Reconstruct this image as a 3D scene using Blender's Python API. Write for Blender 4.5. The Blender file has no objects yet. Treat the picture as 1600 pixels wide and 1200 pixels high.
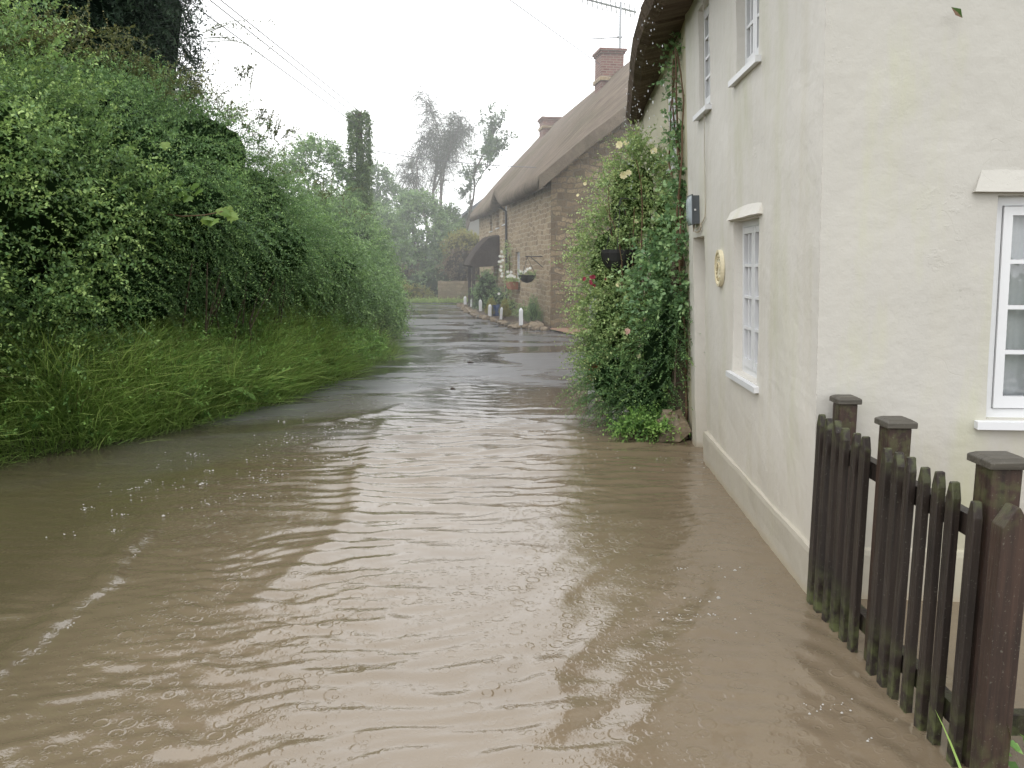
import bpy, math, random
import numpy as np
from mathutils import Vector, Matrix
rng = np.random.default_rng(7); random.seed(7)
sc = bpy.context.scene
C = sc.collection
PI = math.pi
# ------------------------------------------------------------------ camera
F = 1250.0; EYE = 1.7; PITCH = math.atan(185/1250)
cp, sp = math.cos(PITCH), math.sin(PITCH)
cam_d = bpy.data.cameras.new('camera'); cam = bpy.data.objects.new('camera', cam_d); C.objects.link(cam)
cam.location = (0, 0, EYE); cam.rotation_euler = (PI/2-PITCH, 0, 0)
cam_d.sensor_width = 36; cam_d.lens = 36*F/1600; cam_d.clip_start = .05; cam_d.clip_end = 2000
sc.camera = cam
def ray(px, py):
    a = (px-800)/F; b = (600-py)/F
    return a, cp+b*sp, -sp+b*cp
def at(px, py, Y):
    r = ray(px, py); k = Y/r[1]; return Vector((r[0]*k, Y, EYE+r[2]*k))
def gz(px, py, z=0.0):
    r = ray(px, py); k = (z-EYE)/r[2]; return Vector((r[0]*k, r[1]*k, z))
# ------------------------------------------------------------------ numpy noise
def _h(ix, iy, seed):
    n = (ix.astype(np.int64)*374761393 + iy.astype(np.int64)*668265263 + seed*974711) & 0x7fffffff
    n = ((n ^ (n >> 13))*1274126177) & 0x7fffffff
    return ((n ^ (n >> 16)) & 0xffff)/65535.0
def vn(x, y, seed=0):
    x = np.asarray(x, float); y = np.asarray(y, float)
    ix, iy = np.floor(x), np.floor(y); fx, fy = x-ix, y-iy
    ux = fx*fx*fx*(fx*(fx*6-15)+10); uy = fy*fy*fy*(fy*(fy*6-15)+10)
    a = _h(ix, iy, seed); b = _h(ix+1, iy, seed); c = _h(ix, iy+1, seed); d = _h(ix+1, iy+1, seed)
    return (a*(1-ux)+b*ux)*(1-uy)+(c*(1-ux)+d*ux)*uy*1.0
def fbm(x, y, seed=0, o=4):
    s = 0; a = .5
    for i in range(o):
        s = s+a*(vn(x, y, seed+i*17)-.5)*2; x = x*2.03+3.1; y = y*2.03+1.7; a *= .5
    return s
def unit(v): return v/np.maximum(np.linalg.norm(v, axis=-1, keepdims=True), 1e-9)
# ------------------------------------------------------------------ materials
def new_mat(name):
    m = bpy.data.materials.new(name); m.use_nodes = True
    nt = m.node_tree; nt.nodes.clear()
    out = nt.nodes.new('ShaderNodeOutputMaterial')
    return m, nt, out
class NT:
    def __init__(s, nt): s.nt = nt
    def n(s, typ, ins=None, **props):
        nd = s.nt.nodes.new(typ)
        for k, v in props.items(): setattr(nd, k, v)
        for k, v in (ins or {}).items(): s.set(nd, k, v)
        return nd
    def set(s, nd, k, v):
        sock = nd.inputs[k]
        if hasattr(v, 'bl_idname') or isinstance(v, bpy.types.NodeSocket):
            s.nt.links.new(v if isinstance(v, bpy.types.NodeSocket) else v.outputs[0], sock)
        else: sock.default_value = v
    def coords(s, scale=(1, 1, 1), rot=(0, 0, 0), which='Object'):
        tc = s.n('ShaderNodeTexCoord'); mp = s.n('ShaderNodeMapping', {'Vector': tc.outputs[which], 'Scale': scale, 'Rotation': rot}); return mp.outputs[0]
    def noise(s, vec, scale, detail=4, rough=.55, dist=0):
        return s.n('ShaderNodeTexNoise', {'Vector': vec, 'Scale': scale, 'Detail': detail, 'Roughness': rough, 'Distortion': dist}).outputs[0]
    def ramp(s, fac, stops):
        nd = s.n('ShaderNodeValToRGB', {'Fac': fac}); e = nd.color_ramp.elements
        while len(e) < len(stops): e.new(.5)
        for i, (p, c) in enumerate(stops):
            e[i].position = p; e[i].color = (*c, 1) if len(c) == 3 else c
        return nd.outputs[0]
    def mix(s, f, a, b, mode='MIX'):
        nd = s.n('ShaderNodeMix', data_type='RGBA', blend_type=mode)
        s.set(nd, 0, f); s.set(nd, 6, a if not isinstance(a, tuple) else (*a, 1)[:4]); s.set(nd, 7, b if not isinstance(b, tuple) else (*b, 1)[:4])
        return nd.outputs[2]
    def math(s, op, a, b=0.0, clamp=False):
        nd = s.n('ShaderNodeMath', operation=op, use_clamp=clamp); s.set(nd, 0, a); s.set(nd, 1, b); return nd.outputs[0]
    def bump(s, h, strength=.3, dist=.02, normal=None):
        nd = s.n('ShaderNodeBump', {'Height': h, 'Strength': strength, 'Distance': dist})
        if normal is not None: s.set(nd, 'Normal', normal)
        return nd.outputs[0]
    def maprange(s, v, a, b, c=0.0, d=1.0):
        return s.n('ShaderNodeMapRange', {0: v, 1: a, 2: b, 3: c, 4: d}).outputs[0]
    def bsdf(s, col, rough=.7, normal=None, spec=.3, **kw):
        nd = s.n('ShaderNodeBsdfPrincipled', {'Base Color': col if not isinstance(col, tuple) else (*col, 1)[:4], 'Roughness': rough, 'Specular IOR Level': spec})
        if normal is not None: s.set(nd, 'Normal', normal)
        for k, v in kw.items(): s.set(nd, k.replace('_', ' '), v)
        return nd.outputs[0]
    def sep(s, v): return s.n('ShaderNodeSeparateXYZ', {0: v}).outputs
def fin(m, nt, out, sh): nt.links.new(sh, out.inputs[0]); return m
def plain(name, col, rough=.6, var=.15, scale=12, spec=.3, bump=.1, dirt=None, metallic=0.0):
    m, nt, out = new_mat(name); k = NT(nt); co = k.coords()
    n = k.noise(co, scale, 5)
    c = k.mix(n, tuple(x*(1-var) for x in col), tuple(min(1, x*(1+var)) for x in col))
    if dirt:
        c = k.mix(k.math('MULTIPLY', k.maprange(k.noise(co, scale*.35, 4), .5, .72), .8), c, dirt)
    return fin(m, nt, out, k.bsdf(c, rough, k.bump(k.noise(co, scale*4, 3), bump, .01), spec, Metallic=metallic))
def leaf_mat(name, dark, mid, light, rough=.42, trans=.3, spec=.4, patch=.9):
    m, nt, out = new_mat(name); k = NT(nt)
    t = k.n('ShaderNodeAttribute', attribute_name='tint').outputs['Fac']
    co = k.coords()
    n = k.noise(co, patch, 3)
    f = k.math('ADD', t, k.math('MULTIPLY', k.math('SUBTRACT', n, .5), .7), True)
    c = k.ramp(f, [(0, dark), (.5, mid), (1, light)])
    c = k.mix(k.math('LESS_THAN', t, -.5), c, tuple(v*.3 for v in dark))  # core faces painted near black as the shade inside the foliage
    a = k.bsdf(c, rough, None, k.math('MULTIPLY', k.math('GREATER_THAN', t, -.5), spec))
    b = k.n('ShaderNodeBsdfTranslucent', {'Color': k.mix(.5, c, light)}).outputs[0]
    ms = k.n('ShaderNodeMixShader', {0: trans, 1: a, 2: b}).outputs[0]
    return fin(m, nt, out, ms)
def wall_mat(name, base, algae=.5, streak=.25):
    m, nt, out = new_mat(name); k = NT(nt); co = k.coords()
    x, y, z = k.sep(co)
    big = k.noise(co, .9, 4, .6); fine = k.noise(co, 9, 5, .6)
    c = k.mix(big, tuple(v*.93 for v in base), tuple(min(1, v*1.03) for v in base))
    c = k.mix(k.maprange(fine, .3, .8), c, tuple(v*.95 for v in base))
    st = k.noise(k.coords((6, 6, .35)), 1.0, 4, .6)
    c = k.mix(k.math('MULTIPLY', k.maprange(st, .5, .8), streak), c, (.50, .47, .36))
    # damp algae streaks running down, and speckled dark mould
    al = k.math('MULTIPLY', k.maprange(k.noise(k.coords((2.2, 2.2, .5)), 1.0, 5, .65), .52, .75), algae)
    c = k.mix(al, c, (.46, .47, .30))
    sp_ = k.math('MULTIPLY', k.maprange(k.noise(co, 70, 3), .6, .75), k.maprange(k.noise(co, 1.7, 3), .6, .72))
    c = k.mix(k.math('MULTIPLY', sp_, .55), c, (.2, .2, .16))
    # splash-darkened foot of wall
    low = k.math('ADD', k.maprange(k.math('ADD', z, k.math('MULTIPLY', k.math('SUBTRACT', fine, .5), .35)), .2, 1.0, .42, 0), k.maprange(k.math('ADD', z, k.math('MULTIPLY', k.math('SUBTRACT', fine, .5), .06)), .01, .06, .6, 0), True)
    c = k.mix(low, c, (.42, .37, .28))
    # hairline cracks
    vor = k.n('ShaderNodeTexVoronoi', {'Vector': k.n('ShaderNodeVectorMath', {0: co, 1: k.n('ShaderNodeTexNoise', {'Vector': co, 'Scale': 3.0}).outputs['Color']}, operation='ADD').outputs[0], 'Scale': 1.3}, feature='DISTANCE_TO_EDGE').outputs['Distance']
    crack = k.math('MULTIPLY', k.maprange(vor, 0, .006, 1, 0), k.maprange(k.noise(co, 1.1, 2), .55, .65))
    c = k.mix(k.math('MULTIPLY', crack, .14), c, (.3, .29, .22))
    h = k.math('ADD', k.math('MULTIPLY', k.noise(co, 3.2, 3), .9), k.math('ADD', k.math('MULTIPLY', k.noise(co, 14, 4), .35), k.math('MULTIPLY', k.noise(co, 80, 3), .07)))
    h = k.math('SUBTRACT', h, k.math('MULTIPLY', crack, .08))
    flake = k.maprange(k.noise(co, 5, 5, .7), .58, .62)
    h = k.math('ADD', h, k.math('MULTIPLY', k.math('MULTIPLY', flake, k.maprange(k.noise(co, 1.3, 2), .55, .68)), .10))
    return fin(m, nt, out, k.bsdf(c, .6, k.bump(h, .45, .026), .3))
def stone_mat(name, axis, cols, mortar, bw=.34, rh=.13, dist=.05, moss=.2):
    """coursed rubble: axis 'y' uses (y,z) of the object, 'x' uses (x,z)"""
    m, nt, out = new_mat(name); k = NT(nt); co = k.coords()
    x, y, z = k.sep(co)
    v = k.n('ShaderNodeCombineXYZ', {0: y if axis == 'y' else x, 1: z, 2: 0.0}).outputs[0]
    wob = k.n('ShaderNodeTexNoise', {'Vector': co, 'Scale': 2.2, 'Detail': 3}).outputs['Color']
    v2 = k.n('ShaderNodeVectorMath', {0: v, 1: k.n('ShaderNodeVectorMath', {0: wob, 'Scale': dist*4}, operation='SCALE').outputs[0]}, operation='ADD').outputs[0]
    br = k.n('ShaderNodeTexBrick', {'Vector': v2, 'Color1': (0, 0, 0, 1), 'Color2': (1, 1, 1, 1), 'Mortar': (.5, .5, .5, 1), 'Scale': 1.0, 'Mortar Size': .018, 'Mortar Smooth': .35, 'Brick Width': bw, 'Row Height': rh}, offset=.43, squash=.7, squash_frequency=3)
    tone = k.ramp(k.math('ADD', k.math('MULTIPLY', k.sep(br.outputs[0])[0], .7), k.math('MULTIPLY', k.noise(co, 5, 4), .3)), [(0, cols[0]), (.5, cols[1]), (1, cols[2])])
    tone = k.mix(k.maprange(k.noise(co, 22, 4), .35, .75), tone, tuple(c*.6 for c in cols[1]))
    c = k.mix(br.outputs['Fac'], tone, mortar)
    c = k.mix(k.math('MULTIPLY', k.maprange(k.noise(co, .7, 4), .5, .75), moss), c, (.12, .12, .06))
    c = k.mix(k.maprange(z, 0, 1.2, .35, 0), c, (.09, .085, .05))
    h = k.math('ADD', k.math('MULTIPLY', br.outputs['Fac'], -1.0), k.math('MULTIPLY', k.noise(co, 16, 4), .9))
    return fin(m, nt, out, k.bsdf(c, .75, k.bump(h, .8, .03), .25))
def thatch_mat(name, a, b, axis='y', moss=.25):
    m, nt, out = new_mat(name); k = NT(nt)
    co = k.coords()
    st = k.noise(k.coords((2.5, 38, 2.5) if axis == 'y' else (38, 2.5, 2.5)), 1.0, 5, .7)
    st2 = k.noise(k.coords((.8, 8, .8) if axis == 'y' else (8, .8, .8)), 1.0, 5, .75)
    big = k.noise(co, .6, 4)
    c = k.mix(st, tuple(v*.55 for v in a), b)
    c = k.mix(k.maprange(st2, .38, .62), c, tuple(v*.72 for v in a))
    c = k.mix(k.math('MULTIPLY', k.maprange(big, .45, .7), moss), c, (.10, .10, .06))
    h = k.math('ADD', st, k.math('MULTIPLY', k.noise(co, 45, 3), .6))
    return fin(m, nt, out, k.bsdf(c, .9, k.bump(h, .9, .05), .1))
def wood_mat(name, a, b, algae=0.0, axis=2):
    m, nt, out = new_mat(name); k = NT(nt); co = k.coords()
    s = [45, 45, 45]; s[axis] = 2.2
    g = k.noise(k.coords(tuple(s)), 1.0, 5, .65)
    c = k.mix(k.maprange(g, .3, .7), a, b)
    blot = k.noise(co, 3, 4)
    c = k.mix(k.maprange(blot, .55, .75, 0, .7), c, tuple(v*.45 for v in a))
    c = k.mix(k.math('MULTIPLY', k.maprange(k.noise(co, 120, 2), .66, .72), .35), c, (.22, .22, .18))
    if algae:
        z = k.sep(co)[2]
        al = k.math('MULTIPLY', k.maprange(z, 0, .28, 1, 0), k.maprange(k.noise(co, 18, 4), .42, .62))
        al2 = k.math('MULTIPLY', k.maprange(z, .86, .95, 0, .6), k.maprange(k.noise(co, 25, 3), .45, .6))
        c = k.mix(k.math('MULTIPLY', k.math('MAXIMUM', al, al2), algae), c, (.10, .115, .045))
    return fin(m, nt, out, k.bsdf(c, k.maprange(blot, .3, .7, .38, .6), k.bump(g, .5, .01), .35))
M = {}
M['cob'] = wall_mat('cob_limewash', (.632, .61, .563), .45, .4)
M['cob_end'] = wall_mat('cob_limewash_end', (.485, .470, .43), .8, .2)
M['cob_cream'] = wall_mat('cob_cream', (.55, .51, .37), .3)
M['plinth'] = wall_mat('plinth_paint', (.46, .44, .39), .5, .4)
M['white'] = plain('white_gloss_paint', (.66, .67, .685), .35, .05, 6, .45, .05)
M['white_worn'] = plain('white_paint_worn', (.66, .67, .65), .55, .1, 9, .3, .2, (.32, .33, .27))
def glass_mat():
    m, nt, out = new_mat('window_glass'); k = NT(nt)
    fr = k.n('ShaderNodeFresnel', {'IOR': 1.5}).outputs[0]
    co = k.coords()
    nrm = k.bump(k.noise(co, 7, 2), .12, .02)
    g = k.n('ShaderNodeBsdfGlossy', {'Color': (1, 1, 1, 1), 'Roughness': .03, 'Normal': nrm}).outputs[0]
    t = k.n('ShaderNodeBsdfTransparent', {'Color': (.95, .97, .97, 1)}).outputs[0]
    return fin(m, nt, out, k.n('ShaderNodeMixShader', {0: k.math('ADD', k.math('MULTIPLY', fr, 1.6), .03, True), 1: t, 2: g}).outputs[0])
M['glass'] = glass_mat()
M['dark_glass'] = plain('dark_window_glass', (.07, .085, .10), .08, .3, 3, .6, .02)
def curtain_mat():
    m, nt, out = new_mat('lace_curtain'); k = NT(nt)
    n = k.noise(k.coords(), 60, 2)
    c = k.mix(n, (.80, .83, .85), (.96, .97, .98))
    a = k.n('ShaderNodeBsdfDiffuse', {'Color': c}).outputs[0]; b = k.n('ShaderNodeBsdfTranslucent', {'Color': c}).outputs[0]
    return fin(m, nt, out, k.n('ShaderNodeMixShader', {0: .12, 1: a, 2: b}).outputs[0])
M['curtain'] = curtain_mat()
M['door'] = plain('door_paint', (.55, .53, .46), .45, .06, 5, .4)
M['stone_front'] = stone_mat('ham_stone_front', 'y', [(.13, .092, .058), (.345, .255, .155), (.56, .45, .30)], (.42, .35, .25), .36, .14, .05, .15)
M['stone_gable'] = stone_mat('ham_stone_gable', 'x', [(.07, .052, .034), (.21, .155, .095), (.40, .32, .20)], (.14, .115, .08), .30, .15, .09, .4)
M['stone_wall'] = stone_mat('garden_wall_stone', 'x', [(.16, .13, .09), (.29, .23, .15), (.40, .33, .23)], (.2, .17, .11), .4, .16, .06, .3)
M['thatch'] = thatch_mat('thatch_long_straw', (.195, .155, .12), (.365, .30, .235), 'y', .4)
M['thatch_dark'] = thatch_mat('thatch_weathered', (.17, .128, .098), (.34, .265, .205), 'y', .35)
M['thatch_porch'] = thatch_mat('thatch_wet_dark', (.055, .045, .04), (.12, .095, .08), 'y', .4)
def brick_mat():
    m, nt, out = new_mat('red_brick'); k = NT(nt); co = k.coords(); x, y, z = k.sep(co)
    v = k.n('ShaderNodeCombineXYZ', {0: k.math('ADD', x, y), 1: z, 2: 0.0}).outputs[0]
    br = k.n('ShaderNodeTexBrick', {'Vector': v, 'Color1': (.15, .062, .05, 1), 'Color2': (.22, .108, .085, 1), 'Mortar': (.24, .2, .17, 1), 'Scale': 1.0, 'Mortar Size': .012, 'Brick Width': .225, 'Row Height': .075})
    c = k.mix(k.maprange(k.noise(co, 3, 4), .4, .7, 0, .5), br.outputs[0], (.14, .10, .09))
    return fin(m, nt, out, k.bsdf(c, .85, k.bump(br.outputs['Fac'], -.5, .01), .2))
M['brick'] = brick_mat()
M['slate'] = plain('wet_slate', (.16, .17, .19), .35, .3, 8, .4, .3)
M['grey_render'] = plain('grey_render', (.36, .35, .33), .8, .15, 2, .2)
M['fence'] = wood_mat('stained_fence_wood', (.016, .0125, .0105), (.038, .028, .0225), .9)
M['fence_post'] = wood_mat('stained_post_wood', (.024, .016, .013), (.06, .036, .027), .6)
M['fence_cap'] = wood_mat('weathered_cap_wood', (.05, .045, .037), (.10, .09, .072), 0, 0)
M['bark'] = plain('bark', (.10, .08, .06), .9, .4, 14, .1, .6)
M['birch_bark'] = plain('birch_bark', (.16, .14, .125), .8, .4, 6, .15, .4)
M['stem'] = plain('brown_stem', (.15, .095, .06), .7, .3, 20, .25, .4)
M['lamp_dark'] = plain('lamp_body_grey', (.075, .085, .095), .4, .1, 20, .4)
M['lamp_lens'] = plain('lamp_lens_frosted', (.36, .41, .45), .18, .1, 40, .6, .3)
M['cable'] = plain('cable_black', (.06, .06, .06), .5, .1, 20, .3)
M['cable_grey'] = plain('wire_grey', (.20, .20, .21), .5, .1, 20, .3)
M['plaque_rim'] = plain('plaque_rim_gold', (.66, .60, .43), .4, .1, 30, .4)
M['plaque_cream'] = plain('plaque_cream', (.74, .69, .52), .4, .05, 20, .4)
M['plaque_dark'] = plain('plaque_relief', (.46, .40, .26), .5, .2, 30, .3)
M['metal'] = plain('aerial_metal', (.32, .33, .34), .35, .1, 20, .5, .05, None, .6)
M['black_trough'] = plain('black_liner', (.02, .02, .02), .6, .3, 20, .3, .4)
M['terracotta'] = plain('terracotta', (.33, .14, .08), .7, .2, 9, .2)
M['blue_glaze'] = plain('blue_glaze', (.03, .07, .20), .2, .2, 5, .6)
M['rock'] = plain('kerb_rock', (.22, .175, .12), .6, .6, 9, .3, .8, (.07, .065, .05))
M['soil'] = plain('wet_soil', (.07, .05, .035), .6, .4, 8, .3, .6)
M['mud'] = plain('red_mud', (.27, .17, .12), .5, .25, 5, .35, .4)
M['earth'] = plain('dark_earth', (.05, .055, .03), .85, .4, 4, .15, .6)
M['field'] = plain('rough_grass_ground', (.06, .085, .03), .9, .35, 2, .1, .5)
M['asphalt'] = plain('asphalt', (.05, .05, .05), .5, .2, 30, .3, .3)
M['yellow_wood'] = plain('ochre_wood', (.45, .27, .08), .6, .15, 8)
M['dark_wood'] = plain('dark_wood', (.04, .032, .028), .6, .3, 10)
M['petal_cream'] = plain('petal_cream', (.80, .74, .48), .6, .08, 30, .2)
M['petal_pink'] = plain('petal_pink', (.74, .50, .42), .6, .12, 30, .2)
M['petal_white'] = plain('petal_white', (.8, .8, .76), .6, .05, 30, .2)
M['petal_red'] = plain('petal_red', (.30, .05, .08), .6, .25, 30, .2)
M['leaf_privet'] = leaf_mat('privet_leaf', (0.037, 0.078, 0.029), (0.144, 0.265, 0.088), (0.422, 0.574, 0.189))
M['leaf_coton'] = leaf_mat('cotoneaster_leaf', (0.035, 0.073, 0.031), (0.121, 0.239, 0.088), (0.326, 0.486, 0.166))
M['leaf_hazel'] = leaf_mat('hazel_leaf', (0.046, 0.088, 0.039), (0.149, 0.261, 0.100), (0.332, 0.486, 0.181))
M['leaf_olive'] = leaf_mat('young_tip_leaf', (.05, .07, .02), (.12, .15, .05), (.22, .2, .08))
M['leaf_rose'] = leaf_mat('rose_leaf', (0.100, 0.169, 0.061), (0.271, 0.393, 0.149), (0.513, 0.605, 0.262), patch=2.5)
M['leaf_honey'] = leaf_mat('honeysuckle_leaf', (0.059, 0.122, 0.056), (0.167, 0.299, 0.141), (0.371, 0.542, 0.243), patch=3)
M['leaf_dark'] = leaf_mat('yew_leaf', (0.020, 0.044, 0.020), (0.058, 0.116, 0.048), (0.145, 0.221, 0.076))
M['leaf_cypress'] = leaf_mat('cypress_spray', (0.012, 0.024, 0.015), (0.031, 0.058, 0.034), (0.071, 0.112, 0.061), .6, .15, .2)
M['leaf_maple'] = leaf_mat('sycamore_leaf', (0.083, 0.157, 0.031), (0.153, 0.257, 0.056), (0.255, 0.328, 0.081), .4, .4)
M['leaf_ivy'] = leaf_mat('ivy_leaf', (0.051, 0.102, 0.032), (0.119, 0.204, 0.064), (0.238, 0.323, 0.112))
M['leaf_far'] = leaf_mat('far_tree_leaf', (0.038, 0.081, 0.028), (0.089, 0.170, 0.050), (0.164, 0.277, 0.077), .6, .3, .2)
M['leaf_willow'] = leaf_mat('birch_leaf', (0.030, 0.038, 0.021), (0.054, 0.065, 0.032), (0.089, 0.101, 0.048), .6, .3, .2)
M['leaf_gold'] = leaf_mat('golden_leaf', (.16, .16, .03), (.30, .28, .06), (.42, .40, .12), .6, .3, .2)
M['leaf_brown'] = leaf_mat('brown_leaf', (.07, .055, .03), (.16, .125, .07), (.26, .2, .12), .7, .2, .1)
M['grass'] = leaf_mat('grass_blade', (0.077, 0.140, 0.031), (0.231, 0.378, 0.089), (0.539, 0.671, 0.211), .45, .35, .3, 1.4)
M['weed'] = leaf_mat('weed_leaf', (0.044, 0.097, 0.032), (0.145, 0.286, 0.075), (0.334, 0.527, 0.147), .5, .35, .25, 1.4)
M['straw'] = leaf_mat('grass_straw', (0.090, 0.090, 0.032), (0.180, 0.180, 0.068), (0.297, 0.300, 0.135), .6, .3, .2, 1.4)
M['red_leaf'] = leaf_mat('red_leaf', (.12, .05, .02), (.30, .11, .04), (.4, .2, .08))
# ------------------------------------------------------------------ object helpers
BASE = {}
def setp(o, label=None, cat=None, group=None, kind=None):
    if label: o['label'] = label
    if cat: o['category'] = cat
    if group: o['group'] = group
    if kind: o['kind'] = kind
    return o
def thing(name, label, cat, loc=(0, 0, 0), rotz=0.0, group=None):
    o = bpy.data.objects.new(name, None); C.objects.link(o)
    o.location = loc; o.rotation_euler = (0, 0, rotz); o.empty_display_size = .2
    BASE[o.name] = (Vector(loc), rotz)
    return setp(o, label, cat, group)
class MB:
    def __init__(s): s.v = []; s.f = []; s.m = []; s.t = []
    def face(s, pts, mi=0, t=.5):
        i = len(s.v); s.v += [tuple(p) for p in pts]; s.f.append(tuple(range(i, i+len(pts)))); s.m.append(mi); s.t.append(t)
    def poly(s, verts, faces, mi=0, t=.5):
        i = len(s.v); s.v += [tuple(p) for p in verts]
        for f in faces: s.f.append(tuple(i+j for j in f)); s.m.append(mi); s.t.append(t)
    def box(s, a, b, mp=None, mi=0, bev=0.0):
        x0, y0, z0 = a; x1, y1, z1 = b
        c = [(x0, y0, z0), (x1, y0, z0), (x1, y1, z0), (x0, y1, z0), (x0, y0, z1), (x1, y0, z1), (x1, y1, z1), (x0, y1, z1)]
        if mp: c = [mp(*p) for p in c]
        s.poly(c, [(0, 3, 2, 1), (4, 5, 6, 7), (0, 1, 5, 4), (1, 2, 6, 5), (2, 3, 7, 6), (3, 0, 4, 7)], mi)
    def tube(s, pts, rad, n=6, mi=0, cap=True):
        pts = [Vector(p) for p in pts]
        if not hasattr(rad, '__len__'): rad = [rad]*len(pts)
        i0 = len(s.v); prev = None
        for i, p in enumerate(pts):
            d = (pts[min(i+1, len(pts)-1)]-pts[max(i-1, 0)])
            if d.length < 1e-9: d = Vector((0, 0, 1))
            d.normalize()
            a = Vector((0, 0, 1)) if abs(d.z) < .9 else Vector((1, 0, 0))
            if prev is not None: a = prev
            u = (a-d*a.dot(d)).normalized(); w = d.cross(u); prev = u
            for j in range(n):
                th = 2*PI*j/n; s.v.append(tuple(p+(u*math.cos(th)+w*math.sin(th))*rad[i]))
        for i in range(len(pts)-1):
            for j in range(n):
                a = i0+i*n+j; b = i0+i*n+(j+1) % n
                s.f.append((a, b, b+n, a+n)); s.m.append(mi); s.t.append(.5)
        if cap:
            s.f.append(tuple(i0+j for j in range(n))[::-1]); s.m.append(mi); s.t.append(.5)
            e = i0+(len(pts)-1)*n; s.f.append(tuple(e+j for j in range(n))); s.m.append(mi); s.t.append(.5)
    def lathe(s, prof, c=(0, 0, 0), n=16, mi=0):
        i0 = len(s.v)
        for r, z in prof:
            for j in range(n):
                th = 2*PI*j/n; s.v.append((c[0]+r*math.cos(th), c[1]+r*math.sin(th), c[2]+z))
        for i in range(len(prof)-1):
            for j in range(n):
                a = i0+i*n+j; b = i0+i*n+(j+1) % n
                s.f.append((a, b, b+n, a+n)); s.m.append(mi); s.t.append(.5)
        s.f.append(tuple(i0+j for j in range(n))[::-1]); s.m.append(mi); s.t.append(.5)
        e = i0+(len(prof)-1)*n; s.f.append(tuple(e+j for j in range(n))); s.m.append(mi); s.t.append(.5)
    def grid(s, P, mi=0, flip=False):
        """P: (a,b,3) array"""
        a, b = P.shape[:2]; i0 = len(s.v); s.v += [tuple(p) for p in P.reshape(-1, 3)]
        for i in range(a-1):
            for j in range(b-1):
                q = (i0+i*b+j, i0+i*b+j+1, i0+(i+1)*b+j+1, i0+(i+1)*b+j)
                s.f.append(q[::-1] if flip else q); s.m.append(mi); s.t.append(.5)
def link(name, me, mats, parent=None, local=False, smooth=False):
    o = bpy.data.objects.new(name, me); C.objects.link(o)
    for m in (mats if isinstance(mats, (list, tuple)) else [mats]): me.materials.append(m)
    if parent is not None:
        o.parent = parent
        loc, rz = BASE[parent.name]
        if not local and (loc.length or rz):
            me.transform(Matrix.Rotation(-rz, 4, 'Z') @ Matrix.Translation(-loc))
        BASE[o.name] = (loc, rz)
    else: BASE[o.name] = (Vector((0, 0, 0)), 0.0)
    if smooth: me.polygons.foreach_set('use_smooth', [True]*len(me.polygons))
    return o
def obj(name, mb, mats, parent=None, local=False, smooth=False, tint=False):
    me = bpy.data.meshes.new(name); me.from_pydata(mb.v, [], mb.f)
    me.polygons.foreach_set('material_index', mb.m)
    if tint:
        at_ = me.attributes.new('tint', 'FLOAT', 'FACE'); at_.data.foreach_set('value', mb.t)
    o = link(name, me, mats, parent, local, smooth); me.update(); return o
def np_mesh(name, V, Fc, tint=None, matidx=None):
    """V (n,3); Fc (m,k) all faces the same size"""
    me = bpy.data.meshes.new(name); k = Fc.shape[1]
    me.vertices.add(len(V)); me.vertices.foreach_set('co', np.ascontiguousarray(V, dtype=np.float32).ravel())
    me.loops.add(Fc.size); me.loops.foreach_set('vertex_index', np.ascontiguousarray(Fc, dtype=np.int32).ravel())
    me.polygons.add(len(Fc)); me.polygons.foreach_set('loop_start', np.arange(0, Fc.size, k, dtype=np.int32))
    me.polygons.foreach_set('loop_total', np.full(len(Fc), k, dtype=np.int32))
    if matidx is not None: me.polygons.foreach_set('material_index', matidx.astype(np.int32))
    me.update(calc_edges=True)
    if tint is not None:
        a = me.attributes.new('tint', 'FLOAT', 'FACE'); a.data.foreach_set('value', tint.astype(np.float32))
    return me
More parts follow.
